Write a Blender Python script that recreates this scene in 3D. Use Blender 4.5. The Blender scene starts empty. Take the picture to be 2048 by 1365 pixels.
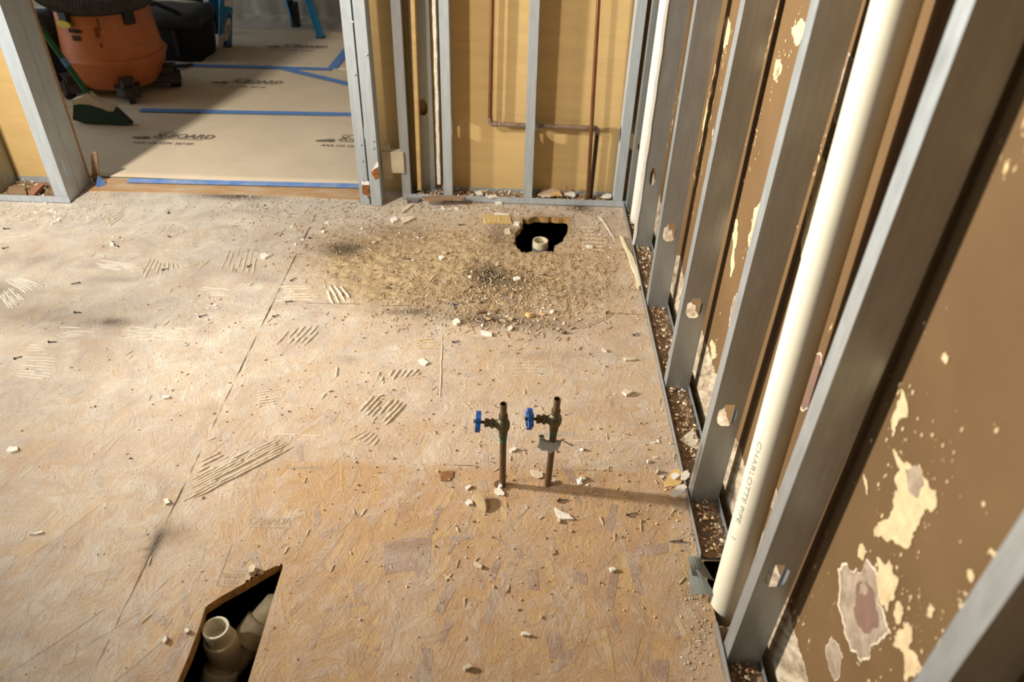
import bpy, bmesh, math, random
import numpy as np
from mathutils import Vector, Matrix, noise
from mathutils.geometry import tessellate_polygon

random.seed(7)
SC = bpy.context.scene
COL = SC.collection

# ------------------------------------------------------------------ camera
F_PX = 1515.3
H = 1.3729
CF = Vector((0.0023962, 0.8009152, -0.598773))
CR = Vector((0.9994470, 0.0179397, 0.0279956))
CU = Vector((-0.0331639, 0.5985090, 0.8004293))
CO = Vector((0, 0, H))
cam = bpy.data.cameras.new('camera')
camo = bpy.data.objects.new('camera', cam)
COL.objects.link(camo)
cam.sensor_width = 36.0
cam.lens = F_PX / 2048 * 36
m = Matrix((CR, CU, -CF)).transposed().to_4x4()
m.translation = CO
camo.matrix_world = m
cam.clip_start = 0.02
cam.dof.use_dof = True
cam.dof.focus_distance = 1.95
cam.dof.aperture_fstop = 3.2
SC.camera = camo

# ------------------------------------------------------------------ world, lamps, exposure
w = bpy.data.worlds.new('world')
SC.world = w
w.use_nodes = True
w.node_tree.nodes['Background'].inputs[0].default_value = (0.62, 0.72, 0.80, 1)
w.node_tree.nodes['Background'].inputs[1].default_value = 2.7


def area(name, loc, to, size, sizey, power, color, spread=180):
    l = bpy.data.lights.new(name, 'AREA')
    l.shape = 'RECTANGLE'
    l.size = size
    l.size_y = sizey
    l.energy = power
    l.color = color
    l.spread = math.radians(spread)
    o = bpy.data.objects.new(name, l)
    COL.objects.link(o)
    o.location = loc
    o.rotation_euler = (Vector(to) - Vector(loc)).to_track_quat('-Z', 'Y').to_euler()
    return o


# a work lamp low on the left, and an unseen lamp high on the same side, beam narrowed toward the doorway
area('work_lamp', (-2.75, 1.54, 1.12), (0.45, 1.45, 1.15), 0.12, 0.16, 54, (1.0, 0.935, 0.82), 76)
area('hanging_lamp', (-2.15, 0.60, 2.35), (-1.35, 3.05, 0.0), 0.16, 0.16, 33, (1.0, 0.935, 0.82), 92)

SC.view_settings.view_transform = 'Standard'
SC.view_settings.look = 'None'
SC.view_settings.exposure = 0.12
SC.view_settings.gamma = 1.0
SC.view_settings.use_curve_mapping = False


# ------------------------------------------------------------------ measuring helpers (a view ray met with a real plane)
def ray(px, py):
    return CF + CR * ((px - 1024) / F_PX) - CU * ((py - 682.5) / F_PX)


def g(px, py, z=0.0):
    d = ray(px, py)
    return CO + d * ((z - CO.z) / d.z)


def onx(px, py, x):
    d = ray(px, py)
    return CO + d * ((x - CO.x) / d.x)


def ony(px, py, y):
    d = ray(px, py)
    return CO + d * ((y - CO.y) / d.y)


def ss(a, b, x):
    t = max(0.0, min(1.0, (x - a) / (b - a)))
    return t * t * (3 - 2 * t)


# ------------------------------------------------------------------ materials
MATS = {}


def mat(name, color, rough=0.7, metal=0.0, var=0.0, vscale=20.0, var2=None, bump=0.0, bscale=60.0, stretch=(1, 1, 1), spec=0.4):
    if name in MATS:
        return MATS[name]
    m = bpy.data.materials.new(name)
    m.use_nodes = True
    nt = m.node_tree
    N, L = nt.nodes, nt.links
    b = N['Principled BSDF']
    b.inputs['Roughness'].default_value = rough
    b.inputs['Metallic'].default_value = metal
    b.inputs['Specular IOR Level'].default_value = spec
    b.inputs['Base Color'].default_value = (*color, 1)
    tc = N.new('ShaderNodeTexCoord')
    mp = N.new('ShaderNodeMapping')
    mp.inputs['Scale'].default_value = stretch
    L.new(tc.outputs['Object'], mp.inputs[0])
    if var > 0 or var2:
        n = N.new('ShaderNodeTexNoise')
        n.inputs['Scale'].default_value = vscale
        n.inputs['Detail'].default_value = 8
        n.inputs['Roughness'].default_value = 0.65
        L.new(mp.outputs[0], n.inputs['Vector'])
        r = N.new('ShaderNodeValToRGB')
        r.color_ramp.elements[0].position = 0.3
        r.color_ramp.elements[1].position = 0.7
        c2 = var2 or tuple(c * (1 - var) for c in color)
        c1 = color if var2 else tuple(min(1, c * (1 + var * .6)) for c in color)
        r.color_ramp.elements[0].color = (*c2, 1)
        r.color_ramp.elements[1].color = (*c1, 1)
        L.new(n.outputs[0], r.inputs[0])
        L.new(r.outputs[0], b.inputs['Base Color'])
    if bump > 0:
        n2 = N.new('ShaderNodeTexNoise')
        n2.inputs['Scale'].default_value = bscale
        n2.inputs['Detail'].default_value = 6
        L.new(mp.outputs[0], n2.inputs['Vector'])
        bp = N.new('ShaderNodeBump')
        bp.inputs['Strength'].default_value = bump
        bp.inputs['Distance'].default_value = 0.004
        L.new(n2.outputs[0], bp.inputs['Height'])
        L.new(bp.outputs[0], b.inputs['Normal'])
    MATS[name] = m
    return m


def galv(name, base=(0.41, 0.44, 0.455), rough=0.42, metal=0.85):
    """galvanised sheet steel: soft spangle, faint smudges of dust and dirt"""
    if name in MATS:
        return MATS[name]
    m = bpy.data.materials.new(name)
    m.use_nodes = True
    N, L = m.node_tree.nodes, m.node_tree.links
    b = N['Principled BSDF']
    tc = N.new('ShaderNodeTexCoord')
    mp = N.new('ShaderNodeMapping')
    mp.inputs['Scale'].default_value = (1, 1, 0.12)
    L.new(tc.outputs['Object'], mp.inputs[0])
    n1 = N.new('ShaderNodeTexNoise'); n1.inputs['Scale'].default_value = 90; n1.inputs['Detail'].default_value = 4
    L.new(mp.outputs[0], n1.inputs['Vector'])
    n2 = N.new('ShaderNodeTexNoise'); n2.inputs['Scale'].default_value = 14; n2.inputs['Detail'].default_value = 8; n2.inputs['Roughness'].default_value = .7
    L.new(tc.outputs['Object'], n2.inputs['Vector'])
    r1 = N.new('ShaderNodeValToRGB')
    r1.color_ramp.elements[0].position = .35; r1.color_ramp.elements[1].position = .68
    r1.color_ramp.elements[0].color = (*[c * .90 for c in base], 1)
    r1.color_ramp.elements[1].color = (*[min(1, c * 1.06) for c in base], 1)
    L.new(n1.outputs[0], r1.inputs[0])
    r2 = N.new('ShaderNodeValToRGB')
    r2.color_ramp.elements[0].position = .63; r2.color_ramp.elements[1].position = .72
    mx = N.new('ShaderNodeMix'); mx.data_type = 'RGBA'
    mx.inputs['B'].default_value = (.62, .58, .50, 1)
    L.new(n2.outputs[0], r2.inputs[0]); L.new(r1.outputs[0], mx.inputs['A'])
    mul = N.new('ShaderNodeMath'); mul.operation = 'MULTIPLY'; mul.inputs[1].default_value = .5
    L.new(r2.outputs[0], mul.inputs[0]); L.new(mul.outputs[0], mx.inputs['Factor'])
    L.new(mx.outputs['Result'], b.inputs['Base Color'])
    b.inputs['Metallic'].default_value = metal
    rr = N.new('ShaderNodeMapRange')
    rr.inputs['To Min'].default_value = rough - .08; rr.inputs['To Max'].default_value = rough + .14
    L.new(n2.outputs[0], rr.inputs['Value']); L.new(rr.outputs[0], b.inputs['Roughness'])
    bp = N.new('ShaderNodeBump'); bp.inputs['Strength'].default_value = .12; bp.inputs['Distance'].default_value = .002
    L.new(n1.outputs[0], bp.inputs['Height']); L.new(bp.outputs[0], b.inputs['Normal'])
    MATS[name] = m
    return m


def osb(name, ramp):
    """strand board under dust; masks come from the mesh's own 'wear' attribute (r dust, g stain and painted shade, b crushed chip)"""
    m = bpy.data.materials.new(name)
    m.use_nodes = True
    N, L = m.node_tree.nodes, m.node_tree.links
    b = N['Principled BSDF']
    b.inputs['Roughness'].default_value = .85
    b.inputs['Specular IOR Level'].default_value = .25
    tc = N.new('ShaderNodeTexCoord')

    def noise_(scale, detail=6, rough=.6, dist=0, vec=None):
        n = N.new('ShaderNodeTexNoise')
        n.inputs['Scale'].default_value = scale; n.inputs['Detail'].default_value = detail
        n.inputs['Roughness'].default_value = rough; n.inputs['Distortion'].default_value = dist
        L.new(vec or tc.outputs['Object'], n.inputs['Vector'])
        return n.outputs[0]

    def math_(op, a, c, clamp=False):
        n = N.new('ShaderNodeMath'); n.operation = op; n.use_clamp = clamp
        for i, q in enumerate((a, c)):
            if isinstance(q, (int, float)): n.inputs[i].default_value = q
            else: L.new(q, n.inputs[i])
        return n.outputs[0]

    def mix_(f, a, c):
        n = N.new('ShaderNodeMix'); n.data_type = 'RGBA'
        for k, q in (('Factor', f), ('A', a), ('B', c)):
            if isinstance(q, (int, float)): n.inputs[k].default_value = q
            elif isinstance(q, tuple): n.inputs[k].default_value = (*q, 1)
            else: L.new(q, n.inputs[k])
        return n.outputs['Result']

    def flakes(rot, sx, sy):
        mp = N.new('ShaderNodeMapping')
        mp.inputs['Rotation'].default_value = (0, 0, math.radians(rot))
        mp.vector_type = 'TEXTURE'
        mp.inputs['Scale'].default_value = (1 / sx, 1 / sy, 1)
        L.new(tc.outputs['Object'], mp.inputs[0])
        v = N.new('ShaderNodeTexVoronoi'); v.inputs['Scale'].default_value = 1
        L.new(mp.outputs[0], v.inputs['Vector'])
        s = N.new('ShaderNodeSeparateColor'); L.new(v.outputs['Color'], s.inputs[0])
        return s.outputs[0], s.outputs[1], mp.outputs[0]
    a0, a1, av = flakes(75, 11, 42)
    b0, b1, bv = flakes(112, 14, 46)
    c0, c1, cv = flakes(20, 16, 50)
    sel1 = math_('GREATER_THAN', b1, .5)
    sel2 = math_('GREATER_THAN', c1, .66)
    val = math_('ADD', math_('MULTIPLY', a0, math_('SUBTRACT', 1, sel1)), math_('MULTIPLY', b0, sel1))
    val = math_('ADD', math_('MULTIPLY', val, math_('SUBTRACT', 1, sel2)), math_('MULTIPLY', c0, sel2))
    ga, gb, gc = noise_(2.4, 6, .7, .12, av), noise_(2.4, 6, .7, .12, bv), noise_(2.4, 6, .7, .12, cv)
    fib = math_('ADD', math_('MULTIPLY', ga, math_('SUBTRACT', 1, sel1)), math_('MULTIPLY', gb, sel1))
    fib = math_('ADD', math_('MULTIPLY', fib, math_('SUBTRACT', 1, sel2)), math_('MULTIPLY', gc, sel2))
    grain = fib
    r = N.new('ShaderNodeValToRGB'); cr = r.color_ramp
    for i, c in enumerate(ramp):
        e = cr.elements[i] if i < 2 else cr.elements.new(.5)
        e.position = i / (len(ramp) - 1)
        e.color = (*c, 1)
    L.new(math_('ADD', math_('MULTIPLY', val, .75), math_('MULTIPLY', grain, .25)), r.inputs[0])
    colr = r.outputs[0]
    at = N.new('ShaderNodeAttribute'); at.attribute_name = 'wear_shade'
    sp = N.new('ShaderNodeSeparateColor'); L.new(at.outputs['Color'], sp.inputs[0])
    n_lo = noise_(3.2, 8, .62, .3)
    n_md = noise_(22, 8, .7, .2)
    n_hi = noise_(160, 6, .7)
    st = N.new('ShaderNodeMapping'); st.vector_type = 'TEXTURE'; st.inputs['Rotation'].default_value = (0, 0, math.radians(62)); st.inputs['Scale'].default_value = (1 / 3, 1 / 26, 1)
    L.new(tc.outputs['Object'], st.inputs[0])
    n_st = noise_(1.0, 8, .7, .5, st.outputs[0])
    # dust film
    d = math_('ADD', sp.outputs[0], math_('MULTIPLY', math_('SUBTRACT', n_lo, .5), 1.1))
    d = math_('ADD', d, math_('MULTIPLY', math_('SUBTRACT', n_md, .5), .9))
    d = math_('ADD', d, math_('MULTIPLY', math_('SUBTRACT', n_st, .5), .9))
    d = math_('ADD', d, math_('MULTIPLY', math_('SUBTRACT', fib, .5), 1.0))
    d = math_('ADD', d, math_('MULTIPLY', math_('SUBTRACT', val, .5), .35))
    d = math_('MULTIPLY', d, .82, True)
    n_l2 = noise_(5.5, 6, .65, .8, st.outputs[0]) if False else noise_(7, 7, .68, 1.2)
    dr = N.new('ShaderNodeValToRGB'); dr.color_ramp.elements[0].position = .36; dr.color_ramp.elements[1].position = .62
    dr.color_ramp.elements[0].color = (.45, .385, .335, 1); dr.color_ramp.elements[1].color = (.68, .605, .50, 1)
    L.new(math_('ADD', math_('MULTIPLY', n_l2, .7), math_('MULTIPLY', n_hi, .3)), dr.inputs[0])
    colr = mix_(d, colr, dr.outputs[0])
    # crushed chip and sawdust
    s_ = math_('MULTIPLY', math_('ADD', sp.outputs[2], math_('MULTIPLY', math_('SUBTRACT', n_md, .5), math_('MULTIPLY', sp.outputs[2], 2.0))), .95, True)
    sawc = N.new('ShaderNodeValToRGB')
    sawc.color_ramp.elements[0].position = .38; sawc.color_ramp.elements[1].position = .62
    sawc.color_ramp.elements[0].color = (.15, .095, .045, 1); sawc.color_ramp.elements[1].color = (.63, .48, .295, 1)
    n_s = noise_(58, 8, .75, .4)
    e_ = sawc.color_ramp.elements.new(.5); e_.color = (.46, .33, .18, 1)
    L.new(math_('ADD', math_('MULTIPLY', n_md, .35), math_('ADD', math_('MULTIPLY', n_hi, .25), math_('MULTIPLY', n_s, .40))), sawc.inputs[0])
    colr = mix_(s_, colr, sawc.outputs[0])
    # stains, with the shade painted on the left floor
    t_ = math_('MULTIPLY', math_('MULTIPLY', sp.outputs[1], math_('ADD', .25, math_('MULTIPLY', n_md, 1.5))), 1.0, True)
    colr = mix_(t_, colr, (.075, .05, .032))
    # black grit
    v = N.new('ShaderNodeTexVoronoi'); v.inputs['Scale'].default_value = 55
    L.new(tc.outputs['Object'], v.inputs['Vector'])
    gs = math_('MULTIPLY', math_('LESS_THAN', v.outputs['Distance'], .10), math_('GREATER_THAN', n_lo, .5))
    colr = mix_(math_('MULTIPLY', gs, .55), colr, (.12, .08, .055))
    L.new(colr, b.inputs['Base Color'])
    hgt = math_('ADD', math_('MULTIPLY', val, .35), math_('MULTIPLY', n_hi, .45))
    hgt = math_('ADD', hgt, math_('MULTIPLY', n_st, .4))
    hgt = math_('ADD', hgt, math_('MULTIPLY', fib, .75))
    hgt = math_('ADD', hgt, math_('MULTIPLY', n_md, math_('ADD', .3, math_('MULTIPLY', sp.outputs[2], 2.0))))
    bp = N.new('ShaderNodeBump'); bp.inputs['Strength'].default_value = .85; bp.inputs['Distance'].default_value = .0045
    L.new(hgt, bp.inputs['Height']); L.new(bp.outputs[0], b.inputs['Normal'])
    MATS[name] = m
    return m


OSB = osb('strand_board', [(.40, .235, .14), (.53, .35, .18), (.47, .29, .155), (.58, .38, .19), (.50, .32, .18)])
FLK = [osb('strand_mauve', [(.34, .225, .155), (.39, .265, .185), (.36, .24, .165)]),
       osb('strand_orange', [(.57, .37, .175), (.53, .33, .15), (.60, .41, .21)]),
       osb('strand_tan', [(.50, .34, .20), (.44, .29, .17), (.55, .39, .24)]),
       osb('strand_brown', [(.42, .27, .16), (.45, .29, .17), (.39, .25, .15)])]
M_EDGE = mat('broken_wood_edge', (.42, .24, .08), .85, var=.5, vscale=60, bump=.6, bscale=120)
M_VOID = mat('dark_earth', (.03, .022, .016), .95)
M_STEEL = galv('galvanised_steel')
M_STEELF = galv('chalky_galvanised_steel', (.50, .54, .565), .52, .50)
M_STEELD = galv('dull_galvanised_steel', (.36, .37, .35), .5, .8)
M_FLAP = mat('dull_grey_metal', (.15, .155, .135), .8, .1, var=.25, vscale=30)
M_TAN = mat('tan_board', (.60, .405, .17), .8, var=.10, vscale=5, bump=.12, bscale=40, stretch=(1, 1, 6))
M_PAPEREDGE = mat('paper_edge', (.35, .22, .10), .85, var=.3, vscale=50)
M_GYP = mat('gypsum_core', (.72, .62, .50), .9, var=.22, vscale=70, bump=.7, bscale=120)
M_COPPER = mat('old_copper', (.30, .135, .055), .42, .75, var2=(.16, .07, .03), vscale=25, bump=.1, bscale=80, stretch=(1, 1, .25))
M_COPPERD = mat('dusty_copper', (.30, .215, .15), .75, .2, var2=(.16, .10, .06), vscale=45, bump=.3, bscale=120)
M_BRASS = mat('tarnished_brass', (.17, .125, .055), .5, .65, var2=(.07, .075, .045), vscale=60, bump=.35, bscale=140)
M_BLUE = mat('blue_paint', (.018, .10, .38), .42, var=.35, vscale=70, bump=.25, bscale=160)
M_PVC = mat('cream_plastic', (.67, .61, .47), .38, var=.06, vscale=12)
M_PVCD = mat('dusty_plastic', (.62, .53, .36), .6, var=.3, vscale=26, bump=.15, bscale=60)
M_WHITEPIPE = mat('white_plastic', (.66, .63, .54), .5, var=.12, vscale=30)
M_PRINT = mat('printed_ink', (.06, .06, .065), .7)
M_PRINTF = mat('faded_ink', (.20, .185, .15), .7, var=.35, vscale=60)
M_PRINTFLOOR = mat('stamp_ink', (.30, .26, .22), .9, var2=(.50, .38, .26), vscale=90)
M_INK = mat('board_print', (.085, .075, .065), .9, var2=(.21, .165, .12), vscale=90)
M_TAPE = mat('blue_tape', (.10, .22, .50), .7, var=.15, vscale=40)
M_TAPEB = mat('bright_blue_tape', (.045, .20, .62), .6, var2=(.33, .40, .52), vscale=14)
M_KRAFT = mat('kraft_paper', (.60, .49, .355), .85, var=.10, vscale=4, bump=.10, bscale=7)
M_CHIP = mat('plaster_white', (.78, .72, .62), .9, var=.15, vscale=40, bump=.3, bscale=90)
M_CHIPC = mat('plaster_cream', (.66, .55, .40), .9, var=.22, vscale=40, bump=.4, bscale=90)
M_CHIPT = mat('chip_tan', (.46, .31, .16), .9, var=.3, vscale=50, bump=.4, bscale=90)
M_CHIPD = mat('chip_dark', (.13, .085, .05), .9, var=.3, vscale=50)
M_CHIPR = mat('chip_brick', (.34, .15, .09), .9, var=.3, vscale=50)
M_NAIL = mat('dark_screw_steel', (.06, .06, .065), .45, .7)
M_NAILS = mat('bright_nail_steel', (.45, .45, .46), .4, .8)
M_DIRT = mat('rubble_dirt', (.30, .195, .11), .95, var2=(.13, .08, .045), vscale=40, bump=1.0, bscale=90)
M_MORTAR = mat('dried_mortar', (.66, .56, .43), .92, var=.14, vscale=60, bump=.55, bscale=160)
M_MORTARW = mat('pale_mortar', (.64, .575, .48), .92, var=.12, vscale=60, bump=.55, bscale=160)
M_RUST = mat('rust', (.38, .13, .025), .9, var2=(.13, .05, .02), vscale=90, bump=.8, bscale=160)
M_WHITEFLAKE = mat('white_residue', (.80, .77, .72), .85)
M_WOODP = mat('pale_wood', (.52, .44, .31), .8, var=.16, vscale=20, bump=.2, bscale=60, stretch=(.3, 1, 1))
M_WOODD = mat('worn_wood', (.30, .19, .11), .85, var=.35, vscale=30, bump=.5, bscale=60, stretch=(1, 6, 6))
M_FOAM = mat('yellow_foam', (.66, .43, .17), .9, var=.12, vscale=40, bump=.3)
M_ORANGE = mat('orange_plastic', (.56, .175, .06), .5, var=.22, vscale=9, bump=.05)
M_BLACK = mat('black_plastic', (.022, .021, .020), .55, var=.3, vscale=20)
M_BLACKD = mat('dusty_black_plastic', (.06, .055, .05), .75, var=.4, vscale=30)
M_FABRIC = mat('black_fabric', (.012, .012, .013), .95, bump=.4, bscale=220)
M_YELLOW = mat('yellow_label', (.60, .43, .02), .5)
M_GREEN = mat('green_metal', (.012, .10, .035), .45)
M_BRISTLE = mat('dark_green_bristles', (.022, .045, .032), .8, bump=.9, bscale=60, stretch=(8, 8, .3))
M_HEAD = mat('dirty_white_plastic', (.55, .48, .37), .6, var=.2, vscale=25)
M_LADDER = mat('blue_fibreglass', (.02, .25, .52), .5, var=.2, vscale=20)
M_LABEL = mat('white_label', (.72, .72, .70), .6)
M_NAVY = mat('navy_ink', (.012, .03, .22), .6)
M_FILM = mat('plastic_film', (.42, .37, .30), .33, var=.15, vscale=3)
M_GREY = mat('grey_cloth', (.07, .085, .12), .9, var=.3, vscale=20)
M_PATCHC = mat('peeled_cream_paint', (.56, .43, .255), .9, var2=(.40, .29, .155), vscale=38, bump=.5)
M_PATCHG = mat('chipped_plaster', (.36, .285, .205), .95, var2=(.16, .11, .075), vscale=32, bump=1.0, bscale=60)
M_PATCHR = mat('exposed_brick', (.19, .10, .07), .95, var2=(.13, .085, .06), vscale=40, bump=1.0, bscale=60)
M_RIM = mat('pale_plaster_rim', (.56, .46, .34), .9, var=.2, vscale=40)
M_SILICA = mat('grey_smudge', (.20, .175, .15), .9, var=.4, vscale=60)


# ------------------------------------------------------------------ object helpers
def props(o, label=None, cat=None, group=None, kind=None):
    if label: o['label'] = label
    if cat: o['category'] = cat
    if group: o['group'] = group
    if kind: o['kind'] = kind
    return o


class MB:
    def __init__(s):
        s.v = []; s.f = []; s.mi = []; s.cur = 0

    def add(s, verts, faces, M=None):
        o = len(s.v)
        for p in verts:
            p = Vector(p)
            s.v.append(M @ p if M else p)
        for f in faces:
            s.f.append([i + o for i in f]); s.mi.append(s.cur)
        return s

    def box(s, lo, hi, M=None):
        x0, y0, z0 = lo; x1, y1, z1 = hi
        v = [(x0, y0, z0), (x1, y0, z0), (x1, y1, z0), (x0, y1, z0), (x0, y0, z1), (x1, y0, z1), (x1, y1, z1), (x0, y1, z1)]
        f = [(0, 3, 2, 1), (4, 5, 6, 7), (0, 1, 5, 4), (1, 2, 6, 5), (2, 3, 7, 6), (3, 0, 4, 7)]
        return s.add(v, f, M)

    def prism(s, outline, z0, z1, M=None, holes=()):
        """outline in local XY, extruded along local Z"""
        loops = [[Vector((x, y, 0)) for x, y in outline]] + [[Vector((x, y, 0)) for x, y in h] for h in holes]
        tris = tessellate_polygon(loops)
        flat = [p for l in loops for p in l]
        n = len(flat)
        v = [(p.x, p.y, z0) for p in flat] + [(p.x, p.y, z1) for p in flat]
        f = [tuple(t) for t in tris] + [tuple(i + n for i in reversed(t)) for t in tris]
        k = 0
        for l in loops:
            c = len(l)
            for i in range(c):
                a, b = k + i, k + (i + 1) % c
                f.append((a, b, b + n, a + n))
            k += c
        return s.add(v, f, M)

    def tube(s, pts, r, seg=14, inner=None, caps=True):
        """tube along a polyline; r may be a list; inner radius makes it hollow"""
        pts = [Vector(p) for p in pts]
        n = len(pts)
        rs = r if isinstance(r, (list, tuple)) else [r] * n
        up = None
        rings = []
        for i, p in enumerate(pts):
            d = (pts[min(i + 1, n - 1)] - pts[max(i - 1, 0)]).normalized()
            if up is None:
                up = Vector((0, 0, 1)) if abs(d.z) < .9 else Vector((1, 0, 0))
            x = d.cross(up).normalized(); y = x.cross(d).normalized(); up = y
            rings.append((p, x, y))

        def skin(rs, flip):
            v = []; f = []
            for (p, x, y), rr in zip(rings, rs):
                for k in range(seg):
                    a = 2 * math.pi * k / seg
                    v.append(p + x * (rr * math.cos(a)) + y * (rr * math.sin(a)))
            for i in range(n - 1):
                for k in range(seg):
                    a = i * seg + k; b = i * seg + (k + 1) % seg
                    q = (a, b, b + seg, a + seg)
                    f.append(q if not flip else q[::-1])
            return v, f
        v, f = skin(rs, True)
        if inner:
            ins = inner if isinstance(inner, (list, tuple)) else [inner] * n
            v2, f2 = skin(ins, False)
            o = len(v)
            f += [tuple(i + o for i in q) for q in f2]
            v += v2
            for base, fl in ((0, False), ((n - 1) * seg, True)):
                for k in range(seg):
                    a = base + k; b = base + (k + 1) % seg
                    q = (a, b, b + o, a + o)
                    f.append(q if not fl else q[::-1])
        elif caps:
            f.append(tuple(range(seg)))
            f.append(tuple((n - 1) * seg + k for k in reversed(range(seg))))
        return s.add(v, f)

    def lathe(s, prof, seg=32, M=None, ry=1.0):
        v = []; f = []
        n = len(prof)
        for r, z in prof:
            for k in range(seg):
                a = 2 * math.pi * k / seg
                v.append((r * math.cos(a), r * math.sin(a) * ry, z))
        for i in range(n - 1):
            for k in range(seg):
                a = i * seg + k; b = i * seg + (k + 1) % seg
                f.append((a, b, b + seg, a + seg))
        return s.add(v, f, M)

    def build(s, name, mats, parent=None, smooth=False, loc=None, bevel=0):
        me = bpy.data.meshes.new(name)
        me.from_pydata([tuple(p) for p in s.v], [], s.f)
        for mm in (mats if isinstance(mats, (list, tuple)) else [mats]):
            me.materials.append(mm)
        if any(s.mi):
            me.polygons.foreach_set('material_index', s.mi)
        if smooth:
            me.polygons.foreach_set('use_smooth', [True] * len(me.polygons))
            try:
                me.set_sharp_from_angle(angle=math.radians(40))
            except Exception:
                pass
        me.update()
        o = bpy.data.objects.new(name, me)
        COL.objects.link(o)
        if parent is not None:
            o.parent = parent
        if loc is not None:
            o.location = loc
        if bevel:
            b = o.modifiers.new('bevel', 'BEVEL'); b.width = bevel; b.segments = 2; b.limit_method = 'ANGLE'
        return o


def empty(name, loc, label, cat, group=None, rz=0):
    o = bpy.data.objects.new(name, None)
    COL.objects.link(o)
    o.location = loc
    o.rotation_euler = (0, 0, rz)
    o.empty_display_size = .05
    return props(o, label, cat, group)


def local(o):
    return Matrix.Translation(-Vector(o.location))


def text_mesh(body, size, shear=0.0, extrude=0.0, offset=0.0):
    c = bpy.data.curves.new('text', 'FONT')
    c.body = body; c.size = size; c.shear = shear; c.extrude = extrude
    c.offset = offset; c.align_x = 'CENTER'; c.align_y = 'CENTER'
    o = bpy.data.objects.new('text', c)
    COL.objects.link(o)
    bpy.context.view_layer.update()
    me = bpy.data.meshes.new_from_object(o.evaluated_get(bpy.context.evaluated_depsgraph_get()))
    v = [p.co.copy() for p in me.vertices]
    f = [tuple(p.vertices) for p in me.polygons]
    bpy.data.objects.remove(o); bpy.data.meshes.remove(me); bpy.data.curves.remove(c)
    return v, f


def ragged(poly, sub=3, amp=.2, seed=0, closed=True):
    """midpoint-displaced outline"""
    rnd = random.Random(seed)
    pts = [Vector(p) for p in poly]
    for _ in range(sub):
        out = []
        n = len(pts)
        for i in range(n if closed else n - 1):
            a, b = pts[i], pts[(i + 1) % n]
            d = b - a
            nrm = Vector((-d.y, d.x))
            out += [a, (a + b) / 2 + nrm * rnd.uniform(-amp, amp) + d * rnd.uniform(-.1, .1)]
        if not closed: out.append(pts[-1])
        pts = out
    return [(p.x, p.y) for p in pts]


def inside(poly, x, y):
    c = False
    j = len(poly) - 1
    for i in range(len(poly)):
        xi, yi = poly[i]; xj, yj = poly[j]
        if (yi > y) != (yj > y) and x < (xj - xi) * (y - yi) / (yj - yi) + xi:
            c = not c
        j = i
    return c


def nearest(poly, x, y):
    best = (9, x, y)
    n = len(poly)
    for i in range(n):
        ax, ay = poly[i]; bx, by = poly[(i + 1) % n]
        dx, dy = bx - ax, by - ay
        L2 = dx * dx + dy * dy or 1e-12
        t = max(0, min(1, ((x - ax) * dx + (y - ay) * dy) / L2))
        qx, qy = ax + t * dx, ay + t * dy
        d = math.hypot(x - qx, y - qy)
        if d < best[0]: best = (d, qx, qy)
    return best


# ================================================================== THE SETTING
def P2(px, py, z=0):
    q = g(px, py, z); return (q.x, q.y)


s5 = 1 / 5.6875
hole1 = [P2(980 + a * s5, 400 + b * s5) for a, b in
         [(375, 205), (440, 215), (520, 188), (610, 196), (700, 192), (790, 205), (882, 208), (888, 290), (876, 375), (840, 430), (832, 465), (790, 492),
          (735, 520), (738, 575), (690, 592), (620, 580), (560, 600), (480, 585), (420, 600), (350, 592), (322, 560), (300, 520), (255, 495), (285, 470),
          (280, 400), (300, 360), (345, 320), (375, 270)]]
hole1 = ragged(hole1, 1, .13, 3)
cutA = [P2(a, b) for a, b in [(563, 1127), (520, 1148), (483, 1171), (445, 1192), (411, 1214), (400, 1250), (378, 1310), (355, 1365), (325, 1440), (300, 1500)]]
cutB = [P2(a, b) for a, b in [(452, 1500), (474, 1430), (496, 1365), (520, 1285), (545, 1200), (566, 1133)]]
hole2 = cutA + cutB
# slot in the boards where the drain riser comes through beside the track
hole3 = [(.440, .888), (.4978, .888), (.4978, 1.052), (.440, 1.052)]
XR, XW = .498, .524      # back of the stud line, face of the old wall
X0, X1, Y0, Y1 = -2.1, XR, .50, 2.76


def masks(x, y):
    d = .56 + .26 * ss(-.25, -1.05, x) + .22 * ss(1.2, 1.9, y) * ss(.5, -.3, x)
    d += .25 * ss(2.4, 2.75, y)
    if y < 1.32: d -= .44 * ss(-.75, -.5, x) * ss(1.325, 1.30, y)
    d += .45 * max(0, 1 - math.hypot((x + 1.75) / .35, (y - 2.5) / .18))
    d += .35 * math.exp(-((x + .18) / .05) ** 2 - ((y - .9) / .14) ** 2)
    s = 1.6 * math.exp(-((x + .12) / .44) ** 2 * 1.0 - ((y - 2.25) / .29) ** 2)
    s += .95 * math.exp(-((x + .45) / .26) ** 2 - ((y - 2.28) / .2) ** 2)
    s += .5 * ss(.36, .42, x) * ss(1.0, .8, y)
    s = min(1.2, s) - .10 + .22 * noise.noise((x * 7, y * 7, 5)) * min(1, s * 2)
    if y < 2.0: s *= ss(1.72, 2.0, y)
    s *= ss(.40, .30, x) if y > 1.7 else 1
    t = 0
    for (cx, cy, rx, ry, k) in STAINS_SHADE:
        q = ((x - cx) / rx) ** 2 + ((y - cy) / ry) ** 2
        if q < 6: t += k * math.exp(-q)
    return max(0, d), min(1, t), max(0, min(1, s))


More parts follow.
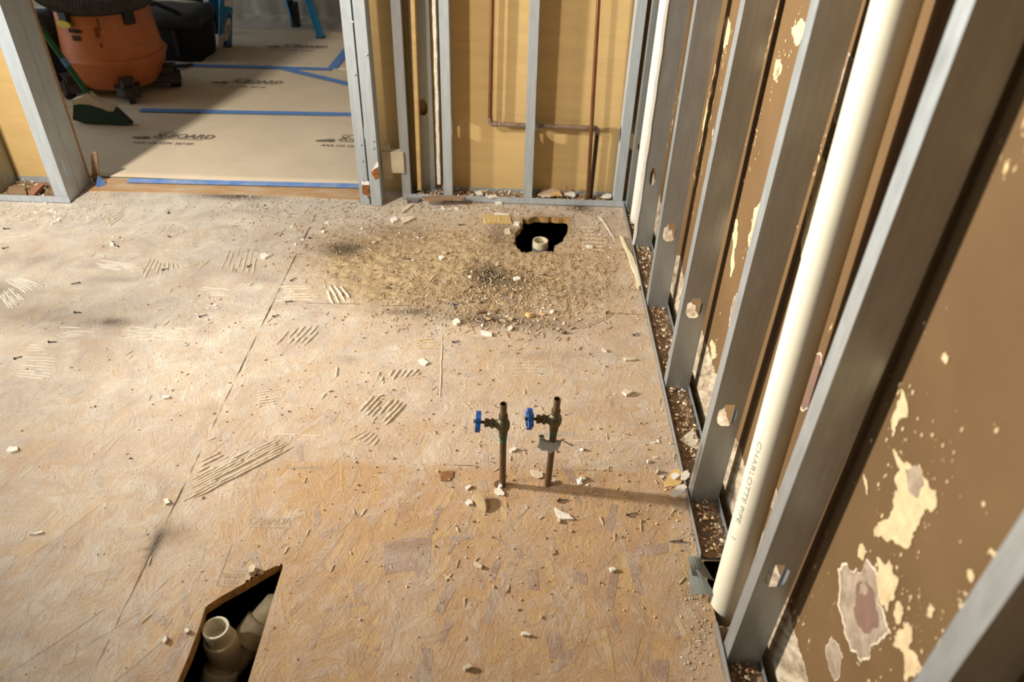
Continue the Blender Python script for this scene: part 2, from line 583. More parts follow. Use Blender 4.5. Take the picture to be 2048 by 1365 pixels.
STAINS_SHADE = []
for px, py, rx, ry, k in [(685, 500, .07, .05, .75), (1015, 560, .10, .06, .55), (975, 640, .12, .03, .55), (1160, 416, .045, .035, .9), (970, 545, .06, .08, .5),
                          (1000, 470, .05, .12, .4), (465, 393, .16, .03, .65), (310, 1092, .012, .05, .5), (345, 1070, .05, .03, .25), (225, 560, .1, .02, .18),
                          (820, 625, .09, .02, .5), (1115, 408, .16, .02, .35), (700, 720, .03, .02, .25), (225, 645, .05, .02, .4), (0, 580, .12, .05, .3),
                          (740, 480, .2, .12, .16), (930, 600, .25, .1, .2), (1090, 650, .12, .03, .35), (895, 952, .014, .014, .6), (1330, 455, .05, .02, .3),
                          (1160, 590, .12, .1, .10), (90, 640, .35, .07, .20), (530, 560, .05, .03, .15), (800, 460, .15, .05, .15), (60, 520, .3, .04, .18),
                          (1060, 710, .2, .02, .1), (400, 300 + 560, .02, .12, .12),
                          (70, 610, .45, .10, .16), (120, 880, .40, .28, .10), (60, 1200, .25, .25, .09), (300, 1000, .12, .12, .06)]:  # left floor darkened in colour: its soft shadow band, then over-lit boards
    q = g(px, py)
    STAINS_SHADE.append((q.x, q.y, rx, ry, min(.95, k * 1.35)))


def relief(x, y, s):
    z = .00015 * noise.noise((x * 9, y * 9, 0))
    if s > .02:
        a = noise.fractal((x * 38, y * 75, 2), .8, 2.0, 4)
        c = noise.fractal((x * 11, y * 22, 7), .8, 2.0, 4)
        z += s * (.0052 * a + .0050 * c + .0015)
        # chewed strand direction beside the drain hole
        if x > 0: z += s * .0006 * math.sin(x * 190 + 6 * noise.noise((x * 5, y * 3, 1))) * ss(2.0, 2.2, 2.6 - abs(y - 2.2) + 0)
    # seams between the boards
    sx = -.762 + .003 * noise.noise((0, y * 6, 3))
    dx = abs(x - sx)
    return z


def seam(x, y):
    k = 0
    sx = -.7625 + .0012 * noise.noise((0, y * 7, 3))
    a = .55 + .9 * noise.noise((x * 0, y * 4.0, 9))
    k = max(k, min(1, max(0, a)) * (1 - ss(.0015, .0035, abs(x - sx)))) if y < 2.72 else 0
    return k


def build_floor():
    step = .0075
    nx = int(round((X1 - X0) / step)); ny = int(round((Y1 - Y0) / step))
    xs = [X0 + (X1 - X0) * i / nx for i in range(nx + 1)]
    ys = [Y0 + (Y1 - Y0) * j / ny for j in range(ny + 1)]
    holes = [hole1, hole2, hole3]
    bbs = [(min(p[0] for p in h) - .02, max(p[0] for p in h) + .02, min(p[1] for p in h) - .02, max(p[1] for p in h) + .02) for h in holes]
    V = []; W = []
    for y in ys:
        for x in xs:
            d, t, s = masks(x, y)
            z = relief(x, y, s)
            qx, qy = x, y
            for h, b in zip(holes, bbs):
                if b[0] < x < b[1] and b[2] < y < b[3]:
                    dd, hx, hy = nearest(h, x, y)
                    if dd < step * .62: qx, qy = hx, hy
                    if dd < .05 and h is hole1: s = max(s, .8 * (1 - dd / .06)); t = max(t, .35 * (1 - dd / .02))
                    if dd < step: z = min(z, .0)
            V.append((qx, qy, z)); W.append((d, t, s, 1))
    faces = []; mi = []
    for j in range(ny):
        cy = (ys[j] + ys[j + 1]) / 2
        for i in range(nx):
            cx = (xs[i] + xs[i + 1]) / 2
            skip = False
            for h, b in zip(holes, bbs):
                if b[0] < cx < b[1] and b[2] < cy < b[3] and inside(h, cx, cy): skip = True; break
            if skip: continue
            a = j * (nx + 1) + i
            faces.append((a, a + 1, a + nx + 2, a + nx + 1)); mi.append(0)
    # sides of the holes and outer boards
    T = .024
    for h in holes[:2]:
        o = len(V); n = len(h)
        rnd = random.Random(1)
        for (x, y) in h: V.append((x, y, -.0005)); W.append((0, .1, 0, 1))
        for (x, y) in h:
            V.append((x + rnd.uniform(-.002, .002), y + rnd.uniform(-.002, .002), -T)); W.append((0, .3, 0, 1))
        for i in range(n):
            b = (i + 1) % n
            faces.append((o + i, o + b, o + n + b, o + n + i)); mi.append(1)
    def quad(x0, y0, x1, y1, z=0, m=0):
        o = len(V)
        for x, y in ((x0, y0), (x1, y0), (x1, y1), (x0, y1)): V.append((x, y, z)); W.append((.8, 0, 0, 1))
        faces.append((o, o + 1, o + 2, o + 3)); mi.append(m)
    quad(-4.2, -1.6, X1, Y0); quad(-4.2, Y0, X0, Y1); quad(-4.2, Y1, X1, 5.6)
    # board end beside the old wall
    o = len(V)
    for p in ((XR, -1.6, 0), (XR, 5.6, 0), (XR, 5.6, -T), (XR, -1.6, -T)): V.append(p); W.append((0, 0, 0, 1))
    faces.append((o, o + 1, o + 2, o + 3)); mi.append(1)
    # surface strands (thin real flakes of wood pressed in the face)
    rnd = random.Random(11)

    def strand(cx, cy, l, wd, ang, m, z, skew=0):
        ca, sa = math.cos(ang), math.sin(ang)
        pts = []
        e1, e2 = rnd.uniform(-.3, .3) + skew, rnd.uniform(-.3, .3) + skew
        for u, v in ((-.5, -.5), (0, -.5 + rnd.uniform(-.08, .08)), (.5, -.5), (.5, .5), (0, .5 + rnd.uniform(-.08, .08)), (-.5, .5)):
            uu = u * l + (e1 if u < 0 else e2) * v * wd; vv = v * wd * (1 - .25 * abs(u) * rnd.random())
            pts.append((cx + uu * ca - vv * sa, cy + uu * sa + vv * ca))
        for x, y in pts:
            if not (X0 + .01 < x < .43 and Y0 < y < 2.7): return
            for h in holes:
                if inside(h, x, y) or nearest(h, x, y)[0] < .008: return
        o = len(V)
        for x, y in pts:
            d, t, s = masks(x, y)
            V.append((x, y, max(.00018, relief(x, y, s)) + z)); W.append((d + .05, t, s, 1))
        faces.append(tuple(range(o, o + 6))); mi.append(m)
    for k in range(1100):
        x = rnd.uniform(-1.7, .43); y = rnd.uniform(.55, 2.3)
        d, t, s = masks(x, y)
        if s > .25 or rnd.random() < d * .55: continue
        m = rnd.choice([2, 3, 4, 4, 5, 5, 4])
        a = math.radians(rnd.gauss(88, 24) if rnd.random() < .8 else rnd.uniform(0, 180))
        strand(x, y, rnd.uniform(.03, .10), rnd.uniform(.006, .022), a, m, .00003 + .0000001 * k)
    # clear mauve strands traced from the nearest boards
    for px, py, l, wd, deg, m in [(815, 1112, .10, .085, 12, 2), (1065, 1160, .05, .025, 95, 2), (1035, 1105, .035, .013, 110, 2), (1305, 1100, .07, .028, 12, 2),
                                  (890, 1200, .07, .022, 70, 2), (1230, 1250, .04, .012, 105, 2), (1265, 1285, .09, .03, 70, 5), (1110, 1290, .06, .03, 100, 2),
                                  (1215, 1300, .09, .014, 95, 3), (990, 1140, .05, .015, 75, 2), (660, 835, .05, .04, 80, 2), (1160, 1155, .03, .03, 90, 2),
                                  (1320, 1340, .04, .03, 80, 2), (1235, 1070, .05, .012, 60, 3), (575, 880, .04, .02, 80, 2), (1080, 740, .05, .02, 85, 2),
                                  (120, 1050, .2, .05, 60, 3), (90, 1275, .2, .05, 50, 3), (250, 1320, .16, .05, 55, 3), (230, 1240, .12, .04, 45, 5), (1145, 750, .07, .012, 95, 2)]:
        q = g(px, py)
        strand(q.x, q.y, l, wd, math.radians(deg), m, .00025 + .00002 * (px % 7) / 7)
    me = bpy.data.meshes.new('floor')
    me.from_pydata(V, [], faces)
    for mm in (OSB, M_EDGE, *FLK): me.materials.append(mm)
    me.polygons.foreach_set('material_index', mi)
    me.polygons.foreach_set('use_smooth', [k != 1 for k in mi])
    at = me.color_attributes.new('wear_shade', 'FLOAT_COLOR', 'POINT')
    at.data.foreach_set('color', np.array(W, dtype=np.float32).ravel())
    me.update()
    o = bpy.data.objects.new('floor', me)
    COL.objects.link(o)
    props(o, kind='structure')
    # seams: narrow open joints with dirt in them
    M_SEAM = mat('joint_dirt', (.10, .07, .045), .95, var=.4, vscale=60)
    sm = MB()
    rnd = random.Random(4)

    def joint(pa, pb, wmax, dens, jit=.0006):
        a, b = Vector(pa), Vector(pb)
        L_ = (b - a).length; n = int(L_ / .012)
        d = (b - a) / n; nn = Vector((-d.y, d.x, 0)).normalized()
        ph = rnd.uniform(0, 50)
        last = None
        for i in range(n + 1):
            p = a + d * i + nn * rnd.uniform(-jit, jit)
            k = noise.noise((i * .12 + ph, 0, 0)) + noise.noise((i * .5 + ph, 4, 0)) * .5 + dens
            wd = max(0, min(1, k)) * wmax
            s_ = masks(p.x, p.y)[2]
            z = max(0, relief(p.x, p.y, s_)) + .0009
            cur = (p + nn * wd * .5 + Vector((0, 0, z)), p - nn * wd * .5 + Vector((0, 0, z)))
            if last and wd > .0002:
                sm.add([last[0], cur[0], cur[1], last[1]], [(0, 1, 2, 3)])
            last = cur
    joint((-.762, .70, 0), (-.7625, 1.75, 0), .004, .25)
    joint((-.7625, 1.75, 0), (-.7605, 2.72, 0), .006, .30)
    joint((-.66, 2.003, 0), (-.35, 2.003, 0), .004, .35)
    joint((-.35, 2.003, 0), (.43, 2.0, 0), .0025, .25)
    joint((-.44, 1.318, 0), (.40, 1.310, 0), .002, -.05)
    o = sm.build('trim_2', M_SEAM)
    props(o, kind='structure')


build_floor()

# scraped plank in the doorway, between the boards and the paper
m = MB()
q = [(-1.70, 2.74), (-.62, 2.742), (-.60, 2.862), (-1.69, 2.85)]
q = ragged(q, 3, .01, 2)
m.prism(q, .0, .0035)
M_TH = mat('scraped_plank', (.42, .205, .06), .7, var2=(.52, .40, .27), vscale=7, bump=.3, bscale=40, stretch=(1, 3, 1))
props(m.build('trim_1', M_TH), kind='structure')

# void below, with side walls added to keep light from under the floor
m = MB()
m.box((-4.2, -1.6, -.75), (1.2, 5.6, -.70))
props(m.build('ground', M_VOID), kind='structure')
m = MB()
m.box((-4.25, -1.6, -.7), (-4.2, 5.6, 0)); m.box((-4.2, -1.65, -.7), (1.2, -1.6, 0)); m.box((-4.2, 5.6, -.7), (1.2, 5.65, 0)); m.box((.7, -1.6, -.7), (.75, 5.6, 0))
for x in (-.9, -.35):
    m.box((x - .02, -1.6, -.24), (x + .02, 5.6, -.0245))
props(m.build('trim_3', M_VOID), kind='structure')


# old wall face behind the right-hand studs
def wall_mat():
    m = bpy.data.materials.new('brown_painted_wall')
    m.use_nodes = True
    N, L = m.node_tree.nodes, m.node_tree.links
    b = N['Principled BSDF']; b.inputs['Roughness'].default_value = .75; b.inputs['Specular IOR Level'].default_value = .18
    tc = N.new('ShaderNodeTexCoord')

    def noise_(scale, detail=6, rough=.6, vec=None):
        n = N.new('ShaderNodeTexNoise'); n.inputs['Scale'].default_value = scale
        n.inputs['Detail'].default_value = detail; n.inputs['Roughness'].default_value = rough
        L.new(vec or tc.outputs['Object'], n.inputs['Vector']); return n.outputs[0]

    def ramp(fac, stops):
        r = N.new('ShaderNodeValToRGB')
        for i, (p, c) in enumerate(stops):
            e = r.color_ramp.elements[i] if i < 2 else r.color_ramp.elements.new(p)
            e.position = p; e.color = (*c, 1)
        L.new(fac, r.inputs[0]); return r.outputs[0]

    def mix_(f, a, c):
        n = N.new('ShaderNodeMix'); n.data_type = 'RGBA'
        for k, q in (('Factor', f), ('A', a), ('B', c)):
            if isinstance(q, (int, float)): n.inputs[k].default_value = q
            elif isinstance(q, tuple): n.inputs[k].default_value = (*q, 1)
            else: L.new(q, n.inputs[k])
        return n.outputs['Result']

    def math_(op, a, c, clamp=False):
        n = N.new('ShaderNodeMath'); n.operation = op; n.use_clamp = clamp
        for i, q in enumerate((a, c)):
            if isinstance(q, (int, float)): n.inputs[i].default_value = q
            else: L.new(q, n.inputs[i])
        return n.outputs[0]
    base = ramp(noise_(2.3, 8, .6), [(.3, (.098, .055, .022)), (.7, (.145, .085, .036))])
    mp = N.new('ShaderNodeMapping'); mp.inputs['Scale'].default_value = (1, 1.6, .7); L.new(tc.outputs['Object'], mp.inputs[0])
    zone = noise_(2.6, 3, .5, mp.outputs[0])
    fl = noise_(26, 9, .72, mp.outputs[0])
    pf = math_('ADD', math_('MULTIPLY', zone, .55), math_('MULTIPLY', fl, .45))
    peel = ramp(pf, [(.635, (0, 0, 0)), (.642, (1, 1, 1))])
    col = mix_(peel, base, ramp(noise_(60), [(.3, (.46, .30, .14)), (.7, (.64, .48, .27))]))
    sep = N.new('ShaderNodeSeparateXYZ'); L.new(tc.outputs['Object'], sep.inputs[0])
    edge = math_('ADD', sep.outputs[2], math_('MULTIPLY', math_('SUBTRACT', noise_(14, 6, .6), .5), .10))
    strip = math_('LESS_THAN', edge, .165)
    mp2 = N.new('ShaderNodeMapping'); mp2.vector_type = 'TEXTURE'; mp2.inputs['Rotation'].default_value = (math.radians(-40), 0, 0); mp2.inputs['Scale'].default_value = (1, 2.2, .6); L.new(tc.outputs['Object'], mp2.inputs[0])
    sc_ = ramp(noise_(26, 9, .72, mp2.outputs[0]), [(.30, (.10, .065, .04)), (.43, (.27, .20, .135)), (.58, (.47, .39, .28)), (.75, (.62, .53, .40))])
    col = mix_(strip, col, sc_)
    L.new(col, b.inputs['Base Color'])
    bp = N.new('ShaderNodeBump'); bp.inputs['Strength'].default_value = .5; bp.inputs['Distance'].default_value = .003
    h = math_('ADD', math_('MULTIPLY', peel, -.6), math_('MULTIPLY', noise_(50), math_('ADD', .1, strip)))
    L.new(h, bp.inputs['Height']); L.new(bp.outputs[0], b.inputs['Normal'])
    return m


m = MB()
m.box((XW, -1.6, -.7), (XW + .12, 5.6, 2.5))
props(m.build('wall_right', wall_mat()), kind='structure')

YF = 2.755   # front of the wet wall
YB = 2.832   # face of the tan board behind it
m = MB()
m.box((-.575, YB, .0), (XW, YB + .013, 2.5))
props(m.build('wall_front', M_TAN), kind='structure')
m = MB()
m.box((-4.2, 2.80, .0), (-1.722, 2.813, 2.5))
props(m.build('wall_left', M_TAN), kind='structure')
m = MB()
m.box((-1.7219, 2.798, .0), (-1.716, 2.8145, 2.5))
props(m.build('trim_4', M_PAPEREDGE), kind='structure')
# far room
m = MB()
m.box((-4.2, 5.45, 0), (1.2, 5.55, 2.5)); 
props(m.build('wall_back', mat('far_wall', (.34, .31, .27), .8, var=.1, vscale=2)), kind='structure')
m = MB()
m.box((-4.2, -1.65, 2.5), (1.2, 5.6, 2.56))
props(m.build('ceiling', mat('ceiling_board', (.42, .38, .33), .9)), kind='structure')
m = MB()
m.box((-4.2, -1.7, 0), (1.2, -1.62, 2.5))
props(m.build('wall_rear', mat('rear_wall', (.20, .15, .10), .9)), kind='structure')
m = MB()
m.box((.655, -1.6, 0), (.70, 5.6, 2.5))
props(m.build('wall_outer', M_VOID), kind='structure')


# plastic sheeting hung on the far wall and lapping on the floor
def sheeting():
    V = []; Fc = []
    nx, nz = 150, 60
    for j in range(nz + 1):
        t = j / nz
        for i in range(nx + 1):
            x = -4.1 + 3.6 * i / nx
            if t < .25:
                u = t / .25
                yy = 5.06 + .05 * noise.noise((x * 3, 0, 0)) + (.33) * u
                z = .006 + .02 * abs(noise.noise((x * 9, u * 4, 1))) * (0.2 + u) + .012 * noise.noise((x * 22, u * 9, 4)) * u + .05 * max(0, u - .8) * 5 * .2
                z = max(.004, z)
            else:
                u = (t - .25) / .75
                yy = 5.39 + .03 * noise.noise((x * 5, u * 2, 3)) * (1 - u * .5) + .012 * noise.noise((x * 18, u * 8, 8))
                z = .03 + u * 2.3
            V.append((x, yy, z))
    for j in range(nz):
        for i in range(nx):
            a = j * (nx + 1) + i
            Fc.append((a, a + 1, a + nx + 2, a + nx + 1))
    b = MB(); b.add(V, Fc)
    o = b.build('plastic_sheet', M_FILM, smooth=True)
    s = o.modifiers.new('thick', 'SOLIDIFY'); s.thickness = .0008
    props(o, 'wrinkled milky plastic sheeting hung over the far wall and lapping onto the floor', 'sheeting')


sheeting()


# ================================================================== metal framing
def c_section(h, w=.064, fl=.034, lip=.007, t=.0012, holes=(.285,), hw=.040, hh=.062, lowhole=True):
    """web in local XZ plane (x 0..w), flanges toward +Y"""
    b = MB()
    hs = []
    for z in holes:
        c = w / 2
        o = [(c - hw / 2, z - hh * .18), (c - hw * .40, z - hh * .38), (c - hw * .2, z - hh * .5), (c + hw * .2, z - hh * .5), (c + hw * .40, z - hh * .38), (c + hw / 2, z - hh * .18),
             (c + hw / 2, z + hh * .22), (c + hw * .28, z + hh * .34), (c + hw * .26, z + hh * .5), (c - hw * .26, z + hh * .5), (c - hw * .28, z + hh * .34), (c - hw / 2, z + hh * .22)]
        hs.append(o)
    R = Matrix(((1, 0, 0, 0), (0, 0, 1, 0), (0, 1, 0, 0), (0, 0, 0, 1)))
    # web split in strips so its ribs read
    b.prism([(0, 0), (w, 0), (w, h), (0, h)], 0, t, R, hs)
    b.box((0, t, 0), (t, fl, h)); b.box((w - t, t, 0), (w, fl, h))
    b.box((t, fl - t, 0), (lip, fl, h)); b.box((w - lip, fl - t, 0), (w - t, fl, h))
    return b


def stud(x, y, label, rz=0, lean=(0, 0), h=2.47, w=.064, fl=.034, mirror=False, holes=(.285,), m=None, group=None, z=.002, hw=.040):
    b = c_section(h, w, fl, holes=holes, hw=hw)
    if mirror:
        b.v = [Vector((p.x, -p.y, p.z)) for p in b.v]; b.f = [f[::-1] for f in b.f]
    b.v = [Vector((p.x + lean[0] * p.z, p.y + lean[1] * p.z, p.z)) for p in b.v]
    o = b.build('metal_stud', m or M_STEEL)
    o.location = (x, y, z); o.rotation_euler = (0, 0, rz)
    props(o, label, 'stud', group)
    return o


GR = 'steel studs along the brown wall'
xs_ = .436
stud(xs_, .805, 'grey steel wall stud nearest the floor cut-out, foot beside the torn track flap', group=GR, lean=(.008, 0))
stud(xs_, 1.211, 'steel stud in front of the brown wall, directly beyond the fat cream pipe', group=GR, lean=(.005, 0))
stud(xs_, 1.618, 'steel stud in front of the brown wall, second beyond the fat cream pipe', group=GR, lean=(.008, 0))
stud(xs_, 2.022, 'steel stud in front of the brown wall, third beyond the fat cream pipe', group=GR)
stud(xs_, 2.415, 'steel stud beside the white corner pipe, white paint crust down its near edge', group=GR, hw=.02)
stud(xs_ + .002, 2.70, 'steel stud tucked in the far corner behind the white pipe', rz=0, group=GR)
stud(xs_, .398, 'closest steel stud, crossing the bottom right corner of the picture', group=GR)
# nested line of the far wet wall: webs run into the wall, flange faces the room
R90 = math.radians(90)


def far_stud(xl, y, label, fl=.034, w=.072, lean=0, m=None, holes=(.285,), mirror=False):
    # local X -> world +Y ; local Y -> world -X
    o = stud(xl if mirror else xl + fl, y, label, rz=R90, w=w, fl=fl, mirror=mirror, lean=(0, -lean), m=m or M_STEELF, holes=holes, group='steel studs of the wet wall')
    return o


far_stud(-.281 - .002, YF, 'steel stud left of the first copper pipe, beside the raw gypsum strip')
far_stud(.034, YF, 'steel stud standing in the middle of the tan board between two copper pipes', lean=-.008)
far_stud(.393, YF, 'steel stud at the right end of the tan board by the corner', mirror=True)
far_stud(-.447, YF, 'steel stud right of the pale wood block, dark side showing', m=galv('grey_galvanised_steel', (.40, .42, .42), .5, .55), holes=())
# doorway post: two studs back to back
far_stud(-.606, 2.70, 'left half of the doubled door post, rust bitten at its foot', fl=.036, w=.075, lean=-.003)
far_stud(-.562, 2.692, 'right half of the doubled door post with one rust sore, touching the wood block', fl=.040, w=.080, holes=(), lean=-.003)
# stud of the crossing wall, web to the room
o = stud(-.393, 2.80, 'dull steel stud turned flat to the room between board edge strips, dark key-shaped hole', w=.072, m=M_STEELD, holes=(.36, 1.2), hw=.034)
o['group'] = 'steel studs of the wet wall'
# left partition
LP = 'steel studs of the left partition'
for yy, sgn, lab in ((2.632, (.125,), 'bright faced steel jamb stud left of the doorway, nearer of the pair'), (2.716, (), 'steel jamb stud left of the doorway, farther one meeting the tan board')):
    b = c_section(2.47, .082, .050, holes=sgn, hw=.018, hh=.062)
    b.v = [Vector((p.x, p.y, p.z)) for p in b.v]
    o = b.build('metal_stud', M_STEELF)
    o.location = (-1.716, yy, .002); o.rotation_euler = (0, 0, R90)
    props(o, lab, 'stud', LP)
b = c_section(2.47, .165, .034, holes=())
o = b.build('metal_stud', M_STEELD); o.location = (-2.005, 2.632, .002); o.rotation_euler = (0, 0, R90)
props(o, 'dull steel stud at the left edge of the picture, against the bright tan board', 'stud', LP)


def track(name, x0, y0, x1, y1, axis, label, lip=.028, m=None, skip=()):
    b = MB(); t = .0012
    if axis == 'x':
        b.box((x0, y0, .0012), (x1, y1, .0024)); b.box((x0, y0, .0012), (x1, y0 + t, lip)); b.box((x0, y1 - t, .0012), (x1, y1, lip))
    else:
        for a, c in ((y0, skip[0]), (skip[1], y1)) if skip else ((y0, y1),):
            b.box((x0, a, .0012), (x1, c, .0024)); b.box((x1 - t, a, .0012), (x1, c, lip))
        b.box((x0, y0, .0012), (x0 + t, (skip[0] if skip else y1), lip))
        if skip: b.box((x0, skip[1], .0012), (x0 + t, y1, lip * .8))
    o = b.build(name, m or M_STEEL)
    return props(o, label, 'track')


track('floor_track', -.44, YF - .003, .455, YB - .001, 'x', 'steel floor channel carrying the studs of the tan far wall', m=M_STEELF)
track('floor_track', -4.0, 2.628, -1.712, 2.7985, 'x', 'steel floor channel under the left partition, broken wood lying inside', m=M_STEELF)
track('floor_track', xs_ - .004, -.4, XR + .004, 2.75, 'y', 'long steel floor channel along the brown wall, filled with rubble', skip=(.885, 1.055))

# torn flap of the channel, peeled toward the room
t = empty('torn_track_flap', g(1405, 1195), 'bent grey sheet metal flap torn up beside the foot of the cream pipe', 'sheet metal')


def sheet(profile_pts, thick, name, mm, parent):
    """grid of world points -> solid curled sheet"""
    b = MB()
    nr = len(profile_pts); nc = len(profile_pts[0])
    inv = local(parent)
    vs = [inv @ Vector(p) for r in profile_pts for p in r]
    fs = [(i * nc + j, i * nc + j + 1, (i + 1) * nc + j + 1, (i + 1) * nc + j) for i in range(nr - 1) for j in range(nc - 1)]
    b.add(vs, fs)
    o = b.build(name, mm, parent, smooth=False)
    s = o.modifiers.new('s', 'SOLIDIFY'); s.thickness = thick
    return o


def quadsheet(a, b, c, d, n=5, bulge=.0, bdir=(0, 0, 1)):
    a, b, c, d = map(Vector, (a, b, c, d)); bd = Vector(bdir)
    out = []
    for i in range(n + 1):
        u = i / n
        out.append([(a.lerp(b, v / n)).lerp(d.lerp(c, v / n), u) + bd * bulge * math.sin(math.pi * v / n) * (1 - .3 * u) for v in range(n + 1)])
    return out


sheet(quadsheet(g(1376, 1113, .036), g(1402, 1120, .042), onx(1428, 1163, .452), g(1384, 1152, .036), 5, .006), .0012, 'upper_flap', M_FLAP, t)
sheet(quadsheet(g(1378, 1138, .022), g(1405, 1150, .034), g(1432, 1192, .028), g(1382, 1192, .012), 5, .007), .0012, 'lower_flap', M_FLAP, t)

# screws in door post and jamb
sc_parent = None


def screw_heads(pts, normal, parent_obj):
    for p in pts:
        b = MB()
        n = Vector(normal)
        M = n.to_track_quat('Z', 'Y').to_matrix().to_4x4()
        M.translation = Vector(p)
        b.lathe([(0, .0022), (.002, .0021), (.0038, .0012), (.0042, 0)], 10, parent_obj.matrix_basis.inverted() @ M)
        b.build('screw', M_NAILS, parent_obj, smooth=True)


studs = {o['label']: o for o in bpy.data.objects if o.name.startswith('metal_stud')}
bpy.context.view_layer.update()
pl = [o for l, o in studs.items() if l.startswith('left half')][0]
pr = [o for l, o in studs.items() if l.startswith('right half')][0]
screw_heads([ony(a, b, 2.699) for a, b in ((706, 44), (710, 150), (722, 290), (725, 323))], (0, -1, 0), pl)
screw_heads([ony(a, b, 2.691) for a, b in ((734, 110), (747, 283), (747, 297))], (0, -1, 0), pr)


def patch_on(plane, val, pxs, thick, name, mm, parent=None, sub=3, amp=.16, seed=1, out=-1):
    """ragged thin crust lying on a plane x=val or y=val; outline from sight lines"""
    if plane == 'x':
        pts = [(onx(a, b, val).y, onx(a, b, val).z) for a, b in pxs]
        M = Matrix(((0, 0, 1, val), (1, 0, 0, 0), (0, 1, 0, 0), (0, 0, 0, 1)))
    elif plane == 'y':
        pts = [(ony(a, b, val).x, ony(a, b, val).z) for a, b in pxs]
        M = Matrix(((1, 0, 0, 0), (0, 0, 1, val), (0, 1, 0, 0), (0, 0, 0, 1)))
    else:
        pts = [(g(a, b, val).x, g(a, b, val).y) for a, b in pxs]
        M = Matrix.Translation((0, 0, val))
    pts = ragged(pts, sub, amp, seed)
    if parent is not None:
        M = parent.matrix_basis.inverted() @ M
    b = MB()
    b.prism(pts, 0, out * thick, M)
    return b.build(name, mm, parent)


patch_on('y', 2.6995, [(724, 358), (729, 364), (734, 362), (739, 368), (741, 392), (738, 398), (734, 390), (726, 388)], .0012, 'rust_patch', M_RUST, pl, 3, .14, 3)
patch_on('y', 2.6990, [(723, 357), (728, 364), (737, 362), (740, 368), (733, 370), (724, 369)], .0013, 'paint_residue', M_WHITEFLAKE, pl, 3, .12, 4)
patch_on('y', 2.6915, [(752, 334), (757, 337), (757, 356), (750, 359), (745, 352), (744, 342)], .0012, 'rust_patch', M_RUST, pr, 3, .14, 5)
patch_on('y', 2.6912, [(754, 321), (757, 334), (748, 338), (745, 344), (744, 340), (750, 332)], .0012, 'paint_residue', M_WHITEFLAKE, pr, 2, .12, 6)
pcor = [o for l, o in studs.items() if l.startswith('steel stud beside the white')][0]
# crust down the near edge of the stud by the white pipe
crust = []
for i in range(26):
    z = .02 + i * .045
    crust.append((-.004 - .006 * random.random(), z))
for i in reversed(range(26)):
    crust.append((.001 + .004 * random.random(), .02 + i * .045))
b = MB(); b.prism(crust, -.002, .001, Matrix(((1, 0, 0, 0), (0, 0, 1, 0), (0, 1, 0, 0), (0, 0, 0, 1))))
b.build('paint_crust', M_WHITEFLAKE, pcor)

# ---- pale block, tan board edge, gypsum strip between door post and studs
t = empty('wood_block', (ony(785, 325, 2.76).x, 2.76, ony(785, 325, 2.76).z), 'pale wood block wedged between the door post and the next stud', 'wood block')
a = ony(763, 304, 2.745); c = ony(808, 347, 2.745)
b = MB(); b.box((a.x, 2.745, c.z), (c.x + .002, 2.782, a.z), local(t)); b.build('block', M_WOODP, t, bevel=.001)
a = ony(767, 289, 2.752); c = ony(780, 304, 2.752)
b = MB(); b.box((a.x, 2.75, c.z - .004), (c.x, 2.762, a.z), local(t)); b.build('scrap_square', M_WOODP, t)
a = ony(770, 346, 2.752); c = ony(786, 358, 2.752)
b = MB(); b.box((a.x, 2.75, c.z), (c.x, 2.762, a.z + .003), local(t)); b.build('scrap_square', M_WOODP, t)
b = MB()
p0 = ony(843, 374, 2.79); p1 = ony(824, 0, 2.79)
b.prism([(p0.x - .012, p0.z), (p0.x + .002, p0.z), (p1.x + .012, p1.z + 1.4 * .0), (p1.x + .012, 2.4), (p1.x - .002, 2.4), (p1.x - .002, p1.z)], 2.76, 2.828, Matrix(((1, 0, 0, 0), (0, 0, 1, 0), (0, 1, 0, 0), (0, 0, 0, 1))))
props(b.build('board_edge_strip', mat('board_edge', (.46, .30, .12), .9, var=.2, vscale=40)), 'tan board edge standing on end left of the dull flat stud', 'board strip')
b = MB()
p0 = ony(878, 367, 2.785); p1 = ony(868, 0, 2.785)
for k in range(24):
    pass
rg = []
N_ = 60
for i in range(N_ + 1):
    u = i / N_; x = p0.x + (p1.x - p0.x) * u * 2.2; z = p0.z + (p1.z - p0.z) * u * 2.2
    rg.append((x - .006 + random.uniform(-.0012, .0012), z))
for i in reversed(range(N_ + 1)):
    u = i / N_; x = p0.x + (p1.x - p0.x) * u * 2.2; z = p0.z + (p1.z - p0.z) * u * 2.2
    rg.append((x + .006 + random.uniform(-.0012, .0012), z))
b.prism(rg, 2.775, 2.826, Matrix(((1, 0, 0, 0), (0, 0, 1, 0), (0, 1, 0, 0), (0, 0, 0, 1))))
props(b.build('gypsum_strip', M_GYP), 'raw pinkish gypsum edge strip between the dull flat stud and a bright one', 'plasterboard strip')

# ================================================================== pipes in the far wall
YP = 2.797
pa = ony(979, 238, YP); pt = ony(984, 0, YP)
pe = ony(1198, 256, YP)
el = Vector((ony(980, 248, YP).x, YP, ony(1100, 252, YP).z))
zP = el.z
t = empty('copper_supply_line', (el.x, YP, zP), 'long copper supply line dropping, running level through the middle stud and turning down', 'pipe')
I = local(t)


def lt(pts): return [I @ Vector(p) for p in pts]


